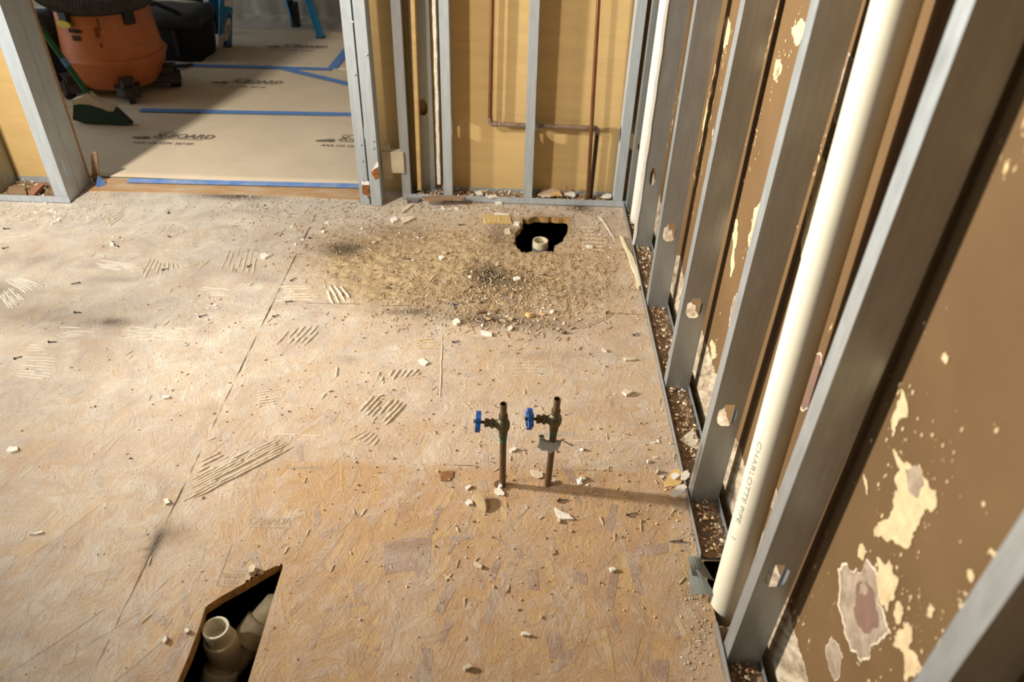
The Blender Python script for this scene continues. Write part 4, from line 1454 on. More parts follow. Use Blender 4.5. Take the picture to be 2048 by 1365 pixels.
# head block as a lofted cap
L1 = ony(148, 203, YBm); R1 = ony(231, 219, YBm); Cc = ony(181, 191, YBm)
top = [L1 + Vector((0, 0, .012)), ony(165, 192, YBm), ony(176, 184, YBm), ony(182, 188, YBm), ony(190, 195, YBm), ony(212, 205, YBm), ony(226, 211, YBm), ony(232, 214, YBm)]
bot = [ony(232, 219, YBm), ony(222, 220, YBm), ony(205, 213, YBm), ony(185, 207, YBm), ony(165, 205, YBm), ony(150, 207, YBm)]
Rxz = Matrix(((1, 0, 0, 0), (0, 0, 1, 0), (0, 1, 0, 0), (0, 0, 0, 1)))
b = MB(); b.prism([(p.x, p.z) for p in top + bot], YBm - .022, YBm + .022, I @ Rxz); b.build('head', M_HEAD, t, bevel=.008)
sk = [bot[-1], bot[-2], bot[-3], bot[1], bot[0], None]
br_ = [(bot[5].x, bot[5].z), (bot[4].x, bot[4].z), (bot[3].x, bot[3].z), (bot[2].x, bot[2].z), (bot[1].x, bot[1].z), (bot[0].x, bot[0].z + .01)]
e1 = g(266, 252); e0 = ony(152, 240, YBm)
br_ += [(e1.x + .005, .016), (e1.x - .03, .010), (e0.x + .05, .012), (e0.x - .005, .03)]
b = MB(); b.prism(br_, YBm - .016, YBm + .016, I @ Rxz); b.build('bristles', M_BRISTLE, t, bevel=.004)

# ================================================================== tool bag and bits behind the vacuum
t = empty('tool_bag', (-2.02, 4.52, 0), 'black fabric tool bag slumped on the paper behind the vacuum', 'bag')
def blob(name, lo, hi, mm, parent, seed, amp=.02, sub=3):
    bm = bmesh.new(); bmesh.ops.create_cube(bm, size=1)
    bmesh.ops.subdivide_edges(bm, edges=bm.edges[:], cuts=5, use_grid_fill=True)
    lo, hi = Vector(lo), Vector(hi); c = (lo + hi) / 2; s = hi - lo
    for v in bm.verts:
        p = v.co.copy(); r = max(abs(p.x), abs(p.y), abs(p.z)) * 2
        n = p.normalized() * .62
        q_ = p.lerp(n, .22)
        v.co = Vector((c.x + q_.x * s.x, c.y + q_.y * s.y, c.z + q_.z * s.z))
        v.co += Vector((noise.noise(v.co * 12 + Vector((seed, 0, 0))), noise.noise(v.co * 12 + Vector((0, seed, 0))), noise.noise(v.co * 12 + Vector((0, 0, seed))) * (1 if v.co.z > .03 else 0))) * amp
    me = bpy.data.meshes.new(name); bm.to_mesh(me); bm.free(); me.materials.append(mm)
    me.polygons.foreach_set('use_smooth', [True] * len(me.polygons))
    o = bpy.data.objects.new(name, me); COL.objects.link(o); o.parent = parent
    return o
blob('bag_body', (-.28, -.16, 0), (.22, .17, .24), M_FABRIC, t, 3)
blob('bag_flap', (-.30, -.17, .19), (.235, .18, .26), M_BLACK, t, 5, .018)
b = MB(); b.tube([(-.15, -.1, .25), (-.1, -.13, .30), (.02, -.13, .315), (.12, -.12, .27), (.17, -.1, .22)], .012, 10); b.build('bag_handle', M_FABRIC, t, smooth=True)
for (a, c) in (((-.05, -.165, .20), (-.05, -.175, .06)), ((.10, -.165, .19), (.10, -.172, .05))):
    b = MB(); b.box((a[0] - .012, c[1] - .004, c[2]), (a[0] + .012, a[1] + .01, a[2])); b.build('bag_strap', M_BLACK, t)
b = MB(); b.box((-.07, -.18, .13), (-.03, -.165, .145)); b.build('buckle', M_LABEL, t)
# folded black stand on top
t = empty('folded_stand', (-2.02, 4.42, .31), 'folded black tripod stand resting over the tool bag', 'stand')
for dx, dz in ((0, 0), (.02, .02), (.035, -.01)):
    b = MB(); b.tube([(-.28, -.04 + dx, .09 + dz), (.22, .10 + dx, .0 + dz)], .010, 10); b.build('stand_leg', M_BLACK, t, smooth=True)
b = MB(); b.tube([(-.06, 0, .05), (-.02, .01, .045)], .022, 12); b.build('clamp', M_BLACKD, t, smooth=True)
b = MB(); b.tube([g(300, 140, .03), g(345, 134, .03), g(385, 130, .012)], .010, 8); o = b.build('tool_bar', M_BLACK, smooth=True)
props(o, 'thin black bar lying on the paper against the far blue seam', 'bar')
# grey cloth bundle between jamb and vacuum
t = empty('cloth_bundle', (-2.44, 3.90, 0), 'grey blue cloth bundle squeezed between the vacuum and the partition', 'cloth')
blob('bundle', (-.10, -.14, 0), (.08, .14, .36), M_GREY, t, 9, .05)

# ================================================================== stepladder
fl_, fr_ = g(451, 97), g(642, 79)
tl, tr = None, None
wv = (fr_ - fl_); wid = wv.length; wx = wv.normalized(); wy = Vector((-wx.y, wx.x, 0))
FAR = g(427, 70) - fl_                      # across the ladder, away from the doorway
t = empty('step_ladder', fl_, 'small blue fibreglass stepladder seen side on, only its four feet and lower rails in view', 'ladder')
HT = 1.16
APEX = wv * .5 + Vector((0, 0, HT)) + wy * .02


def rail(foot, top, mm, name, half, e1, e2, th=.004):
    """channel rail from foot to top: e1 wide way, e2 depth way"""
    b = MB()
    for (a0, a1_, c0_, c1_) in ((-half, half, -.015, -.015 + th), (-half, -half + th, -.015, .015), (half - th, half, -.015, .015)):
        V = []
        for p in (foot + Vector((0, 0, .012)), top):
            for a, c in ((a0, c0_), (a1_, c0_), (a1_, c1_), (a0, c1_)): V.append(p + e1 * a + e2 * c)
        b.add(V, [(0, 3, 2, 1), (4, 5, 6, 7), (0, 1, 5, 4), (1, 2, 6, 5), (2, 3, 7, 6), (3, 0, 4, 7)])
    return b.build(name, mm, t)


fn = FAR.normalized()
Z3 = Vector((0, 0, 0))
fr0 = rail(Z3, APEX + wx * -.05, M_LADDER, 'front_rail', .036, wx, fn)
rail(wv, APEX + wx * .05, M_LADDER, 'rear_rail', .022, wx, fn)
FT = FAR * .72
rail(FAR, APEX + FT + wx * -.05, M_LADDER, 'front_rail', .036, wx, -fn)
fx = wv * .90 + FAR
rail(fx, APEX + FT + wx * .05, M_LADDER, 'rear_rail', .022, wx, -fn)
for p, hw_, ht_ in ((Z3, .040, .02), (wv, .028, .02), (FAR, .034, .16), (fx, .028, .16)):
    b = MB(); b.box((p.x - hw_, p.y - .02, 0), (p.x + hw_, p.y + .02, ht_)); b.build('foot', M_BLACK, t, bevel=.004)
for k in range(1, 4):
    f_ = k * .29 / HT
    p0 = (APEX + wx * -.05) * f_; p1 = FAR + (APEX + FT + wx * -.05 - FAR) * f_
    b = MB(); V = [p + wx * a + Vector((0, 0, c)) for p in (p0, p1) for a in (-.035, .035) for c in (-.012, .012)]
    b.add(V, [(0, 1, 3, 2), (4, 6, 7, 5), (0, 4, 5, 1), (2, 3, 7, 6), (0, 2, 6, 4), (1, 5, 7, 3)]); b.build('step', mat('ladder_aluminium', (.45, .45, .44), .4, .8), t)
b = MB(); V = [p + wx * a + Vector((0, 0, c)) for p in (APEX, APEX + FT) for a in (-.11, .11) for c in (-.01, .03)]
b.add(V, [(0, 1, 3, 2), (4, 6, 7, 5), (0, 4, 5, 1), (2, 3, 7, 6), (0, 2, 6, 4), (1, 5, 7, 3)]); b.build('top_cap', M_LADDER, t)


# oval label on the left rail
def on_rail(px, py, dy):  # point on the face of the near front rail
    upv = (APEX + wx * -.05).normalized()
    nn = wx.cross(upv).normalized()
    if nn.dot(CF) > 0: nn = -nn
    o_ = fl_ + fn * -.0152
    d = ray(px, py)
    return CO + d * ((o_ - CO).dot(nn) / d.dot(nn)) + nn * (dy + .004)


def rail_poly(pts, dy, name, mm, parent):
    Il = local(t)
    P = [on_rail(a, c, dy) for a, c in pts]
    b = MB(); n = len(P)
    back = fn * .0006
    b.add([Il @ p for p in P] + [Il @ (p + back) for p in P], [tuple(range(n)), tuple(range(2 * n - 1, n - 1, -1))] + [(i, (i + 1) % n, (i + 1) % n + n, i + n) for i in range(n)])
    return b.build(name, mm, parent)


sc2 = lambda l: [(380 + a / 6.0235, b_ / 6.0235) for a, b_ in l]
def oval(cx, cy, rx, ry, tilt, n=28):
    out = []
    for i in range(n):
        a = 2 * math.pi * i / n; x, y = rx * math.cos(a), ry * math.sin(a)
        out.append((cx + x * math.cos(tilt) - y * math.sin(tilt), cy + x * math.sin(tilt) + y * math.cos(tilt)))
    return out
rail_poly(sc2(oval(450, 352, 48, 215, .14)), .0010, 'label_border', M_LABEL, fr0)
rail_poly(sc2(oval(450, 352, 43, 208, .14)), .0020, 'label_field', M_NAVY, fr0)
rail_poly(sc2(oval(450, 352, 33, 146, .14)), .0030, 'label_panel', M_LABEL, fr0)
rail_poly(sc2([(415, 0), (520, 0), (508, 88), (412, 68)]), .0010, 'label_sticker', M_LABEL, fr0)
rail_poly(sc2([(365, 420), (410, 400), (405, 480), (380, 600), (330, 590), (345, 470)]), .0024, 'worn_patch', M_LABEL, fr0)
v, f = text_mesh('WERNER', 1.0)
Il = local(t)
xs = [p.x for p in v]; Lx = max(xs) - min(xs); Hy = .72
e = []
for p in v:
    u = p.x / Lx; h_ = p.y / Hy
    # baseline runs up the rail
    cx, cy = 450 + 32 * u * 1, 352 - 118 * u
    e.append(Il @ on_rail(380 + (cx + h_ * 40 * -1 * -1) / 6.0235, (cy + h_ * 6) / 6.0235, .0040))
b = MB(); b.add(e, f); b.build('label_word', M_NAVY, fr0)

# ================================================================== mortar ridges left by the trowel
def ridges(first, last, n, label, mm=None, wob=.002, rad=.0032, brk=.25, seed=0, nosize=False):
    rnd = random.Random(seed + 100)
    if mm is M_MORTARW: rad *= .8; brk += .05; n = int(n * 1.6)
    b = MB()
    (a0, b0), (a1, b1) = first, last
    A0, B0, A1, B1 = g(*a0), g(*b0), g(*a1), g(*b1)
    for i in range(n):
        u = i / max(1, n - 1)
        p, q = A0.lerp(A1, u), B0.lerp(B1, u)
        d = q - p; L_ = d.length
        p = p + d * rnd.uniform(-.06, .08); q = q - d * rnd.uniform(-.06, .10)
        m_ = max(4, int(L_ / .008))
        nn = Vector((-d.y, d.x, 0)).normalized()
        ph = rnd.uniform(0, 99)
        pts = []; rs = []
        prev_break = False
        for k in range(m_ + 1):
            s = k / m_
            c = p.lerp(q, s) + nn * wob * noise.noise((s * L_ * 25 + ph, i, 0))
            r = rad * (1 + .45 * noise.noise((s * L_ * 60, ph, 2))) * min(1, .35 + 4 * min(s, 1 - s))
            if noise.noise((s * L_ * 18, ph, 7)) < -.5 + brk: r *= .15
            zs = masks(c.x, c.y)[2]
            c.z = max(0, relief(c.x, c.y, zs)) + r * .15
            pts.append(c); rs.append(max(.0003, r))
        b.tube(pts, rs, 7)
    o = b.build('mortar_ridges', mm or M_MORTAR, smooth=False)
    return props(o, label, 'dried mortar', kind='stuff')


RD = [
    (((388, 958), (556, 872)), ((372, 1006), (582, 897)), 8, 'long slanting comb of thick mortar ridges across the board joint', None, .0034, .22),
    (((400, 925), (440, 905)), ((395, 945), (455, 915)), 3, 'short mortar ridges just above the long slanting comb', None, .003, .3),
    (((655, 880 - 5), (545 - 2, 868)), ((560, 860), (545, 868)), 1, 'single mortar smear right of the long slanting comb', None, .002, .3),
    (((717, 826), (748, 792)), ((772, 850), (814, 806)), 8, 'stubby dark-edged mortar ridges left of the left stop valve', None, .0036, .3),
    (((748, 768), (762, 742)), ((833, 752), (850, 738)), 8, 'row of small broken mortar lumps above the stubby ridges', None, .0032, .42),
    (((657, 745), (668, 732)), ((672, 756), (675, 735)), 2, 'two small crusted mortar lumps on the mid floor', None, .003, .3),
    (((826, 676), (868, 673)), ((823, 697), (886, 697)), 5, 'neat tan block of mortar ridges below the rubble', mat('tan_mortar', (.58, .43, .24), .92, var=.15, vscale=60, bump=.5), .0026, .1),
    (((560, 574), (625, 574)), ((552, 602), (640, 600)), 6, 'level mortar ridges at the left end of the cross joint', None, .0032, .25),
    (((650, 575), (668, 612)), ((680, 572), (700, 598)), 4, 'four thick diagonal mortar ridges crossing the joint', None, .0045, .1),
    (((278, 560), (302, 516)), ((420, 520), (395, 540)), 14, 'fine comb of upright mortar ridges on the left floor, larger area', None, .0028, .3),
    (((440, 545), (460, 500)), ((505, 552), (515, 500)), 7, 'fine comb of upright mortar ridges ending near the board joint', None, .0026, .35),
    (((250, 652), (398, 655)), ((240, 680), (380, 680)), 6, 'wide band of level mortar ridges on the left floor', M_MORTARW, .0026, .25),
    (((120, 655), (205, 658)), ((110, 675), (160, 674)), 4, 'faint level mortar ridges left of the wide band', M_MORTARW, .0024, .35),
    (((45, 715), (118, 718)), ((30, 752), (110, 762)), 5, 'pale chalky mortar bars near the left edge', M_MORTARW, .003, .25),
    (((60, 690), (90, 692)), ((45, 708), (100, 708)), 3, 'pale chalky mortar bars above the others near the left edge', M_MORTARW, .0026, .3),
    (((20, 575), (48, 600)), ((0, 590), (22, 620)), 5, 'chalky slanting mortar ridges at the left edge, nearest the border', M_MORTARW, .003, .25),
    (((10, 560), (60, 590)), ((35, 555), (80, 570)), 4, 'chalky slanting mortar ridges just above those at the left edge', M_MORTARW, .003, .25),
    (((515, 785), (560, 780)), ((512, 815), (552, 808)), 6, 'crumbly mortar texture patch right of the long board joint', None, .0026, .42),
    (((550, 692), (585, 655)), ((610, 690), (652, 648)), 6, 'blurred mortar smear below the cross joint', None, .003, .35),
    (((1020, 724), (1105, 724)), ((1020, 752), (1105, 752)), 5, 'barely raised level mortar marks above the valves', None, .0018, .35),
    (((1142, 882), (1188, 884)), ((1142, 905), (1190, 905)), 4, 'barely raised level mortar marks right of the valves', None, .0018, .3),
    (((700, 880), (735, 860)), ((745, 895), (762, 872)), 5, 'faint mortar marks on the mid floor left of the valves', None, .0018, .4),
    (((200, 452), (250, 418)), ((212, 458), (255, 425)), 3, 'straight slanting mortar ridge near the doorway', None, .003, .1),
    (((1165, 455), (1210, 457)), ((1165, 500), (1220, 503)), 7, 'level mortar marks between the ragged hole and the corner', None, .0022, .3),
    (((300, 470), (330, 448)), ((345, 478), (372, 455)), 6, 'small comb of ridges on the upper left floor', M_MORTARW, .0022, .35),
    (((400, 575), (460, 580)), ((395, 590), (455, 592)), 3, 'pale level ridges below the fine combs', M_MORTARW, .003, .2),
    (((190, 520), (275, 530)), ((200, 535), (275, 545)), 4, 'pale streaks of mortar left of the fine comb', M_MORTARW, .0026, .35),
    (((640, 390), (652, 400)), ((672, 385), (676, 398)), 5, 'curved mortar scratches by the door post', None, .0022, .3),
    (((885, 660), (880, 800)), ((888, 660), (884, 800)), 1, 'thin upright mortar line above the left stop valve', None, .0016, .3),
    (((1195, 430), (1225, 470)), ((1200, 430), (1229, 480)), 2, 'curved pale mortar streak right of the ragged hole', M_MORTARW, .0036, .1),
    (((1148, 660), (1225, 628)), ((1155, 662), (1230, 630)), 2, 'long pale smear on the boards right of the rubble', M_MORTAR, .0022, .1),
]
for i, (a, c, n, lab, mm, rad, brk) in enumerate(RD):
    ridges(a, c, n, lab, mm, .002, rad, brk, i)

# ================================================================== debris
def hull_mesh(name, pts, mm):
    bm = bmesh.new()
    for p in pts: bm.verts.new(p)
    bmesh.ops.convex_hull(bm, input=bm.verts[:])
    for v in [v for v in bm.verts if not v.link_faces]: bm.verts.remove(v)
    bmesh.ops.recalc_face_normals(bm, faces=bm.faces[:])
    me = bpy.data.meshes.new(name); bm.to_mesh(me); bm.free()
    me.materials.append(mm); return me


def crumb_pts(rnd, n=11, flat=.6):
    out = []
    for i in range(n):
        a = rnd.uniform(0, 6.283); z = rnd.uniform(-1, 1); r = math.sqrt(1 - z * z) * rnd.uniform(.75, 1.05)
        out.append((r * math.cos(a), r * math.sin(a) * rnd.uniform(.7, 1), z * flat))
    return out


def flake_mesh(name, rnd, mm, th=.16):
    n = rnd.randint(4, 7); pts = []
    for i in range(n):
        a = 2 * math.pi * (i + rnd.uniform(-.3, .3)) / n; r = rnd.uniform(.6, 1.15)
        pts.append((r * math.cos(a) * 1.25, r * math.sin(a) * .8))
    pts = ragged(pts, 1, .10, rnd.randint(0, 999))
    b = MB(); n = len(pts)
    v = [(x, y, 0) for x, y in pts] + [(x * .93 + .03, y * .93, th * rnd.uniform(.8, 1.3)) for x, y in pts]
    b.add(v, [tuple(reversed(range(n))), tuple(range(n, 2 * n))] + [(i, (i + 1) % n, (i + 1) % n + n, i + n) for i in range(n)])
    me = bpy.data.meshes.new(name); me.from_pydata([tuple(p) for p in b.v], [], b.f); me.materials.append(mm); me.update(); return me


rnd = random.Random(21)
CR_MATS = [M_CHIP, M_CHIPC, M_CHIPC, M_CHIPT, M_CHIPD, M_CHIPR]
FLK_ME = {m_.name: [flake_mesh('chip', rnd, m_) for _ in range(6)] for m_ in (M_CHIP, M_CHIPC, M_CHIPT, M_CHIPD, M_CHIPR)}
LUM_ME = {m_.name: [hull_mesh('lump', crumb_pts(rnd), m_) for _ in range(6)] for m_ in (M_CHIP, M_CHIPC, M_CHIPT, M_CHIPD, M_CHIPR)}


def zfloor(x, y):
    d_, t_, s_ = masks(x, y); return max(0, relief(x, y, s_))


def in_holes(x, y, mg=.006):
    for h in (hole1, hole2, hole3):
        if inside(h, x, y) or nearest(h, x, y)[0] < mg: return True
    return False


def place(name, me, x, y, s, label, cat, group=None, z=None, rot=None, tilt=.15, sc=(1, 1, 1)):
    o = bpy.data.objects.new(name, me)
    COL.objects.link(o)
    zz = (zfloor(x, y) if z is None else z)
    flat = name != 'plaster_lump' and name != 'rubble_lump'
    o.location = (x, y, zz + (s * .0 if flat else s * .35))
    o.rotation_euler = (rnd.uniform(-tilt, tilt), rnd.uniform(-tilt, tilt), rnd.uniform(0, 6.28) if rot is None else rot)
    o.scale = (s * sc[0], s * sc[1], s * sc[2])
    return props(o, label, cat, group)


# singled-out pieces
def shard(px, name, mm, th, label, cat, sub=1, amp=.05, seed=0, zoff=0.0008, lift=None):
    pts = [P2(a, b_) for a, b_ in px]
    cx = sum(p[0] for p in pts) / len(pts); cy = sum(p[1] for p in pts) / len(pts)
    pts = ragged([(x - cx, y - cy) for x, y in pts], sub, amp, seed)
    n = len(pts); b = MB()
    L_ = lift or (lambda x, y: 0)
    v = [(x, y, L_(x, y)) for x, y in pts] + [(x * .97, y * .97, th + L_(x, y)) for x, y in pts]
    tr_ = tessellate_polygon([[Vector((x, y, 0)) for x, y in pts]])
    b.add(v, [tuple(q_) for q_ in tr_] + [tuple(i + n for i in reversed(q_)) for q_ in tr_] + [(i, (i + 1) % n, (i + 1) % n + n, i + n) for i in range(n)])
    o = b.build(name, mm, loc=(cx, cy, zfloor(cx, cy) + zoff))
    return props(o, label, cat)


c1k = lambda l: [(850 + a / 4.137, 750 + b_ / 4.137) for a, b_ in l]
shard(c1k([(1072, 1108), (1095, 1120), (1145, 1148), (1190, 1165), (1235, 1205), (1180, 1207), (1120, 1195), (1085, 1165)]), 'plaster_shard', M_CHIP, .004, 'largest white pointed plaster shard, in front of the right stop valve', 'plaster shard', 1, .07, 3)
shard(c1k([(1095, 1195), (1115, 1205), (1118, 1235), (1098, 1232)]), 'plaster_shard', M_CHIPC, .006, 'little cream bit touching the largest white shard', 'plaster shard', 1, .07, 5)
shard(c1k([(575, 960), (610, 945), (640, 965), (660, 990), (650, 1010), (610, 1005), (578, 985)]), 'plaster_shard', M_CHIP, .004, 'white flat chip at the foot of the left stop valve', 'plaster shard', 1, .07, 6)
shard(c1k([(612, 915), (635, 915), (640, 940), (618, 955), (604, 940)]), 'plaster_shard', M_CHIP, .008, 'small white lump leaning on the left valve riser', 'plaster shard', 1, .07, 7)
shard(c1k([(870, 795), (915, 800), (975, 812), (978, 850), (940, 865), (900, 850), (880, 825)]), 'plaster_shard', M_CHIPC, .003, 'tan faced plaster flake behind the right valve riser', 'plaster shard', 1, .08, 8)
shard(c1k([(130, 805), (240, 800), (235, 850), (205, 880), (130, 882)]), 'wood_fleck', mat('rusty_wood', (.26, .12, .045), .9, var=.4, vscale=50), .0012, 'rusty brown square fleck left of the left stop valve', 'wood fleck', 2, .08, 9)
shard(c1k([(335, 940), (375, 920), (385, 935), (350, 960)]), 'plaster_shard', M_CHIP, .005, 'white sliver above the curled tan flake', 'plaster shard', 1, .07, 10)
shard(c1k([(335, 1065), (360, 1042), (385, 1055), (400, 1080), (360, 1088)]), 'plaster_shard', M_CHIP, .006, 'white crumb left of the curled tan flake', 'plaster shard', 1, .1, 11)
shard(c1k([(700, 640), (735, 612), (768, 620), (745, 640), (715, 648)]), 'plaster_shard', M_CHIP, .006, 'white wedge on the floor between the two valve risers', 'plaster shard', 1, .1, 12)
# lumps beside right valve
for (px, py, s, lab) in ((1165, 960, .012, 'white grey lump at the end of the valve shadow'), (1160, 968, .009, 'smaller white lump fallen beside the shadow end'), (1107, 965, .009, 'grey green lump at the foot of the right valve riser'), (1157, 962, .007, 'flat white bit stuck to the shadow-end lump')):
    q = g(px, py); place('plaster_lump', rnd.choice(LUM_ME['plaster_white']), q.x, q.y, s, lab, 'plaster lump')
# curled flake
t = empty('curled_flake', g(960, 1005), 'curled tan paint flake standing on edge in front of the left valve', 'paint flake')
lowp = [g(*p, .001) for p in ((945, 1000), (949, 1010), (958, 1019), (971, 1026))]
topp = [g(*p, z_) for p, z_ in zip(((946, 977), (961, 982), (971, 998), (974, 1022)), (.022, .022, .018, .007))]
rows = [lowp, [a_.lerp(c_, .35) + Vector((-.002, -.003, 0)) for a_, c_ in zip(lowp, topp)], topp]
o = sheet(rows, .0016, 'flake', mat('ochre_flake', (.36, .25, .125), .8, var=.2, vscale=50), t)
sub = o.modifiers.new('sub', 'SUBSURF'); sub.levels = 2; sub.render_levels = 2

for pts, mm, th, lab in [
    ([(52 / 3.1 + 0, 340 + 320 / 3.1)] and [(101, 450), (121, 439), (121, 444), (104, 450)], M_CHIP, .006, 'bright white elongated chip on the upper left floor'),
    ([(520, 511), (530, 509), (541, 514), (530, 520), (521, 518)], M_CHIP, .006, 'bright white chip beside the fine mortar comb'),
    ([(219, 486), (228, 489), (229, 493), (220, 493)], M_CHIP, .007, 'white chip with a screw lying against it'),
    ([(14, 904), (20, 897), (37, 897), (38, 904), (22, 908)], M_CHIP, .006, 'bright white chip near the left edge, middle height'),
    ([(60, 1073), (86, 1065), (88, 1068), (66, 1072)], M_CHIP, .005, 'small white sliver low on the left floor'),
    ([(836, 722), (846, 718), (858, 727), (850, 733), (840, 730)], M_CHIP, .004, 'white chip right of the row of mortar lumps'),
    ([(948, 1128), (952, 1127), (965, 1135), (962, 1140), (950, 1134)], M_CHIPC, .006, 'cream oblong chip in the lower middle floor'),
    ([(1042, 1268), (1050, 1267), (1062, 1272), (1058, 1275), (1044, 1274)], M_CHIP, .006, 'white double chip near the bottom middle'),
    ([(962, 664), (983, 668), (984, 675), (965, 671)], M_CHIP, .006, 'white oblong chip below the rubble'),
    ([(907, 644), (915, 641), (922, 649), (913, 652), (906, 650)], M_CHIP, .008, 'white chunk with a shadow below the rubble, left one'),
    ([(1017, 658), (1024, 656), (1025, 662), (1019, 664)], M_CHIP, .008, 'round white crumb right of the white oblong chip'),
    ([(802, 438), (826, 411 + 26), (830, 440), (806, 452)], M_CHIPC, .008, 'long pale splinter in front of the doorway post'),
    ([(780, 441), (792, 437), (797, 443), (786, 448)], M_CHIP, .008, 'pale square chip left of the long splinter'),
    ([(803, 417), (822, 410), (826, 412), (806, 428)], M_CHIPC, .006, 'pale torn strip by the wet wall channel'),
    ([(989, 428), (1018, 431), (1018, 435), (992, 433)], M_CHIP, .006, 'white bar chip on the ribbed yellow wood piece'),
    ([(1028, 446), (1040, 447), (1038, 453), (1027, 452)], M_CHIP, .006, 'white square chip left of the ragged hole rim'),
    ([(1009, 462), (1019, 460), (1022, 470), (1010, 470)], M_CHIPC, .007, 'cream square chip left of the ragged hole'),
    ([(990, 405), (1000, 402), (1005, 410), (990, 411)], M_CHIP, .006, 'white chip touching the wet wall channel'),
    ([(877, 516), (884, 514), (890, 518), (882, 522)], M_CHIP, .006, 'white pebble in the middle of the sawdust'),
    ([(1173, 493), (1184, 494), (1186, 498), (1175, 498)], M_CHIP, .006, 'white pebble right of the ragged hole'),
    ([(1026, 558), (1037, 556), (1042, 562), (1030, 564)], M_CHIP, .007, 'white pebble below the ragged hole'),
    ([(1247, 718), (1265, 719), (1272, 722), (1250, 724)], M_CHIPC, .006, 'cream splinter near the right floor channel'),
    ([(1243, 788), (1250, 783), (1266, 788), (1252, 795)], M_CHIPC, .009, 'cream chunk right of the valves toward the channel'),
    ([(1204, 699), (1212, 702), (1214, 706), (1206, 704)], M_CHIPC, .005, 'small cream chip between rubble and channel'),
    ([(1218, 1139), (1226, 1138), (1232, 1143), (1222, 1146)], M_CHIP, .006, 'white pebble on the lower right floor'),
    ([(328, 1022 - 20), (336, 1000), (342, 1008), (332, 1012)], M_CHIP, .005, 'white crumb at the foot of the long slanting comb'),
    ([(326, 796), (338, 794), (340, 798), (328, 800)], M_CHIP, .005, 'white crumb left of the board joint, mid height'),
    ([(325, 1284), (333, 1275), (336, 1283), (330, 1290)], M_CHIP, .006, 'white crumb near the bottom left'),
    ([(370, 1263), (376, 1260), (381, 1266), (373, 1270)], M_CHIP, .006, 'white crumb just left of the sawn opening'),
    ([(925, 1340), (938, 1332), (945, 1338), (930, 1344)], M_CHIPC, .008, 'cream crumb at the bottom edge, centre'),
]:
    shard(pts, 'plaster_chip', mm, th, lab, 'plaster chip', 1, .08, len(lab))

# big pieces
q = g(1059, 634); rr_ = random.Random(3)
o = bpy.data.objects.new('foam_lump', hull_mesh('foam_lump', crumb_pts(rr_, 16, .7), M_FOAM)); COL.objects.link(o)
o.location = (q.x, q.y, zfloor(q.x, q.y) + .006); o.scale = (.019, .015, .013); props(o, 'yellow cream foam lump at the lower rim of the rubble', 'foam lump')
shard([(966, 431), (1020, 434), (1024, 449), (970, 449)], 'ribbed_wood_piece', mat('yellow_wood', (.60, .43, .17), .85, var=.3, vscale=60, bump=.9, bscale=60, stretch=(6, .4, 1)), .007, 'ribbed yellow wood piece left of the ragged hole', 'wood piece', 1, .05, 4)
shard([(1102, 1105), (1110, 1100), (1112, 1108), (1104, 1112)], 'wood_fleck', M_CHIPT, .002, 'small tan fleck on the lower floor', 'wood fleck', 1, .1, 4)
shard([(500, 1142), (508, 1136), (514, 1143), (510, 1152), (500, 1154)], 'mortar_lump', M_CHIPC, .014, 'grey mortar lump on the triangle of the board stamp', 'mortar lump', 1, .12, 4)
# cream torn strip beside the channel
shard([(1240, 474), (1246, 478), (1252, 492), (1262, 510), (1270, 532), (1278, 555), (1282, 575), (1276, 580), (1272, 560), (1262, 536), (1256, 512), (1246, 492)], 'paper_strip', mat('cream_paper', (.74, .63, .42), .85, var=.12, vscale=40), .008, 'long torn cream paper strip along the right floor channel', 'paper strip', 1, .04, 9)
# yellow and white torn pieces by the channel
t = empty('torn_board_pieces', g(1350, 965), 'torn yellow faced board scrap lying over the right floor channel', 'board scrap')
for i, (pts, mm, z) in enumerate([([(1328, 972), (1338, 952), (1345, 942), (1356, 940), (1364, 948), (1362, 968), (1345, 975), (1330, 976)], M_FOAM, .012), ([(1340, 985), (1352, 975), (1366, 970), (1374, 976), (1362, 992), (1350, 996), (1340, 992)], M_CHIP, .022), ([(1362, 950), (1374, 942), (1380, 950), (1372, 962), (1362, 962)], M_CHIP, .028), ([(1343, 950), (1352, 947), (1360, 952), (1350, 960), (1342, 957)], M_WHITEFLAKE, .0165)]):
    q = [tuple(g(a, b_, z).xy) for a, b_ in pts]; b = MB(); b.prism(ragged(q, 2, .09, i), z, z + .003, local(t)); b.build('scrap', mm, t)
# tile triangle in the channel
b = MB(); q = [tuple(g(a, b_, .012).xy) for a, b_ in [(1357, 882), (1388, 857), (1401, 897), (1398, 900)]]
b.prism(q, .008, .014); props(b.build('tile_piece', mat('cream_tile', (.62, .56, .46), .35, var=.08, vscale=20)), 'cream triangular tile piece lying in the right floor channel', 'tile')

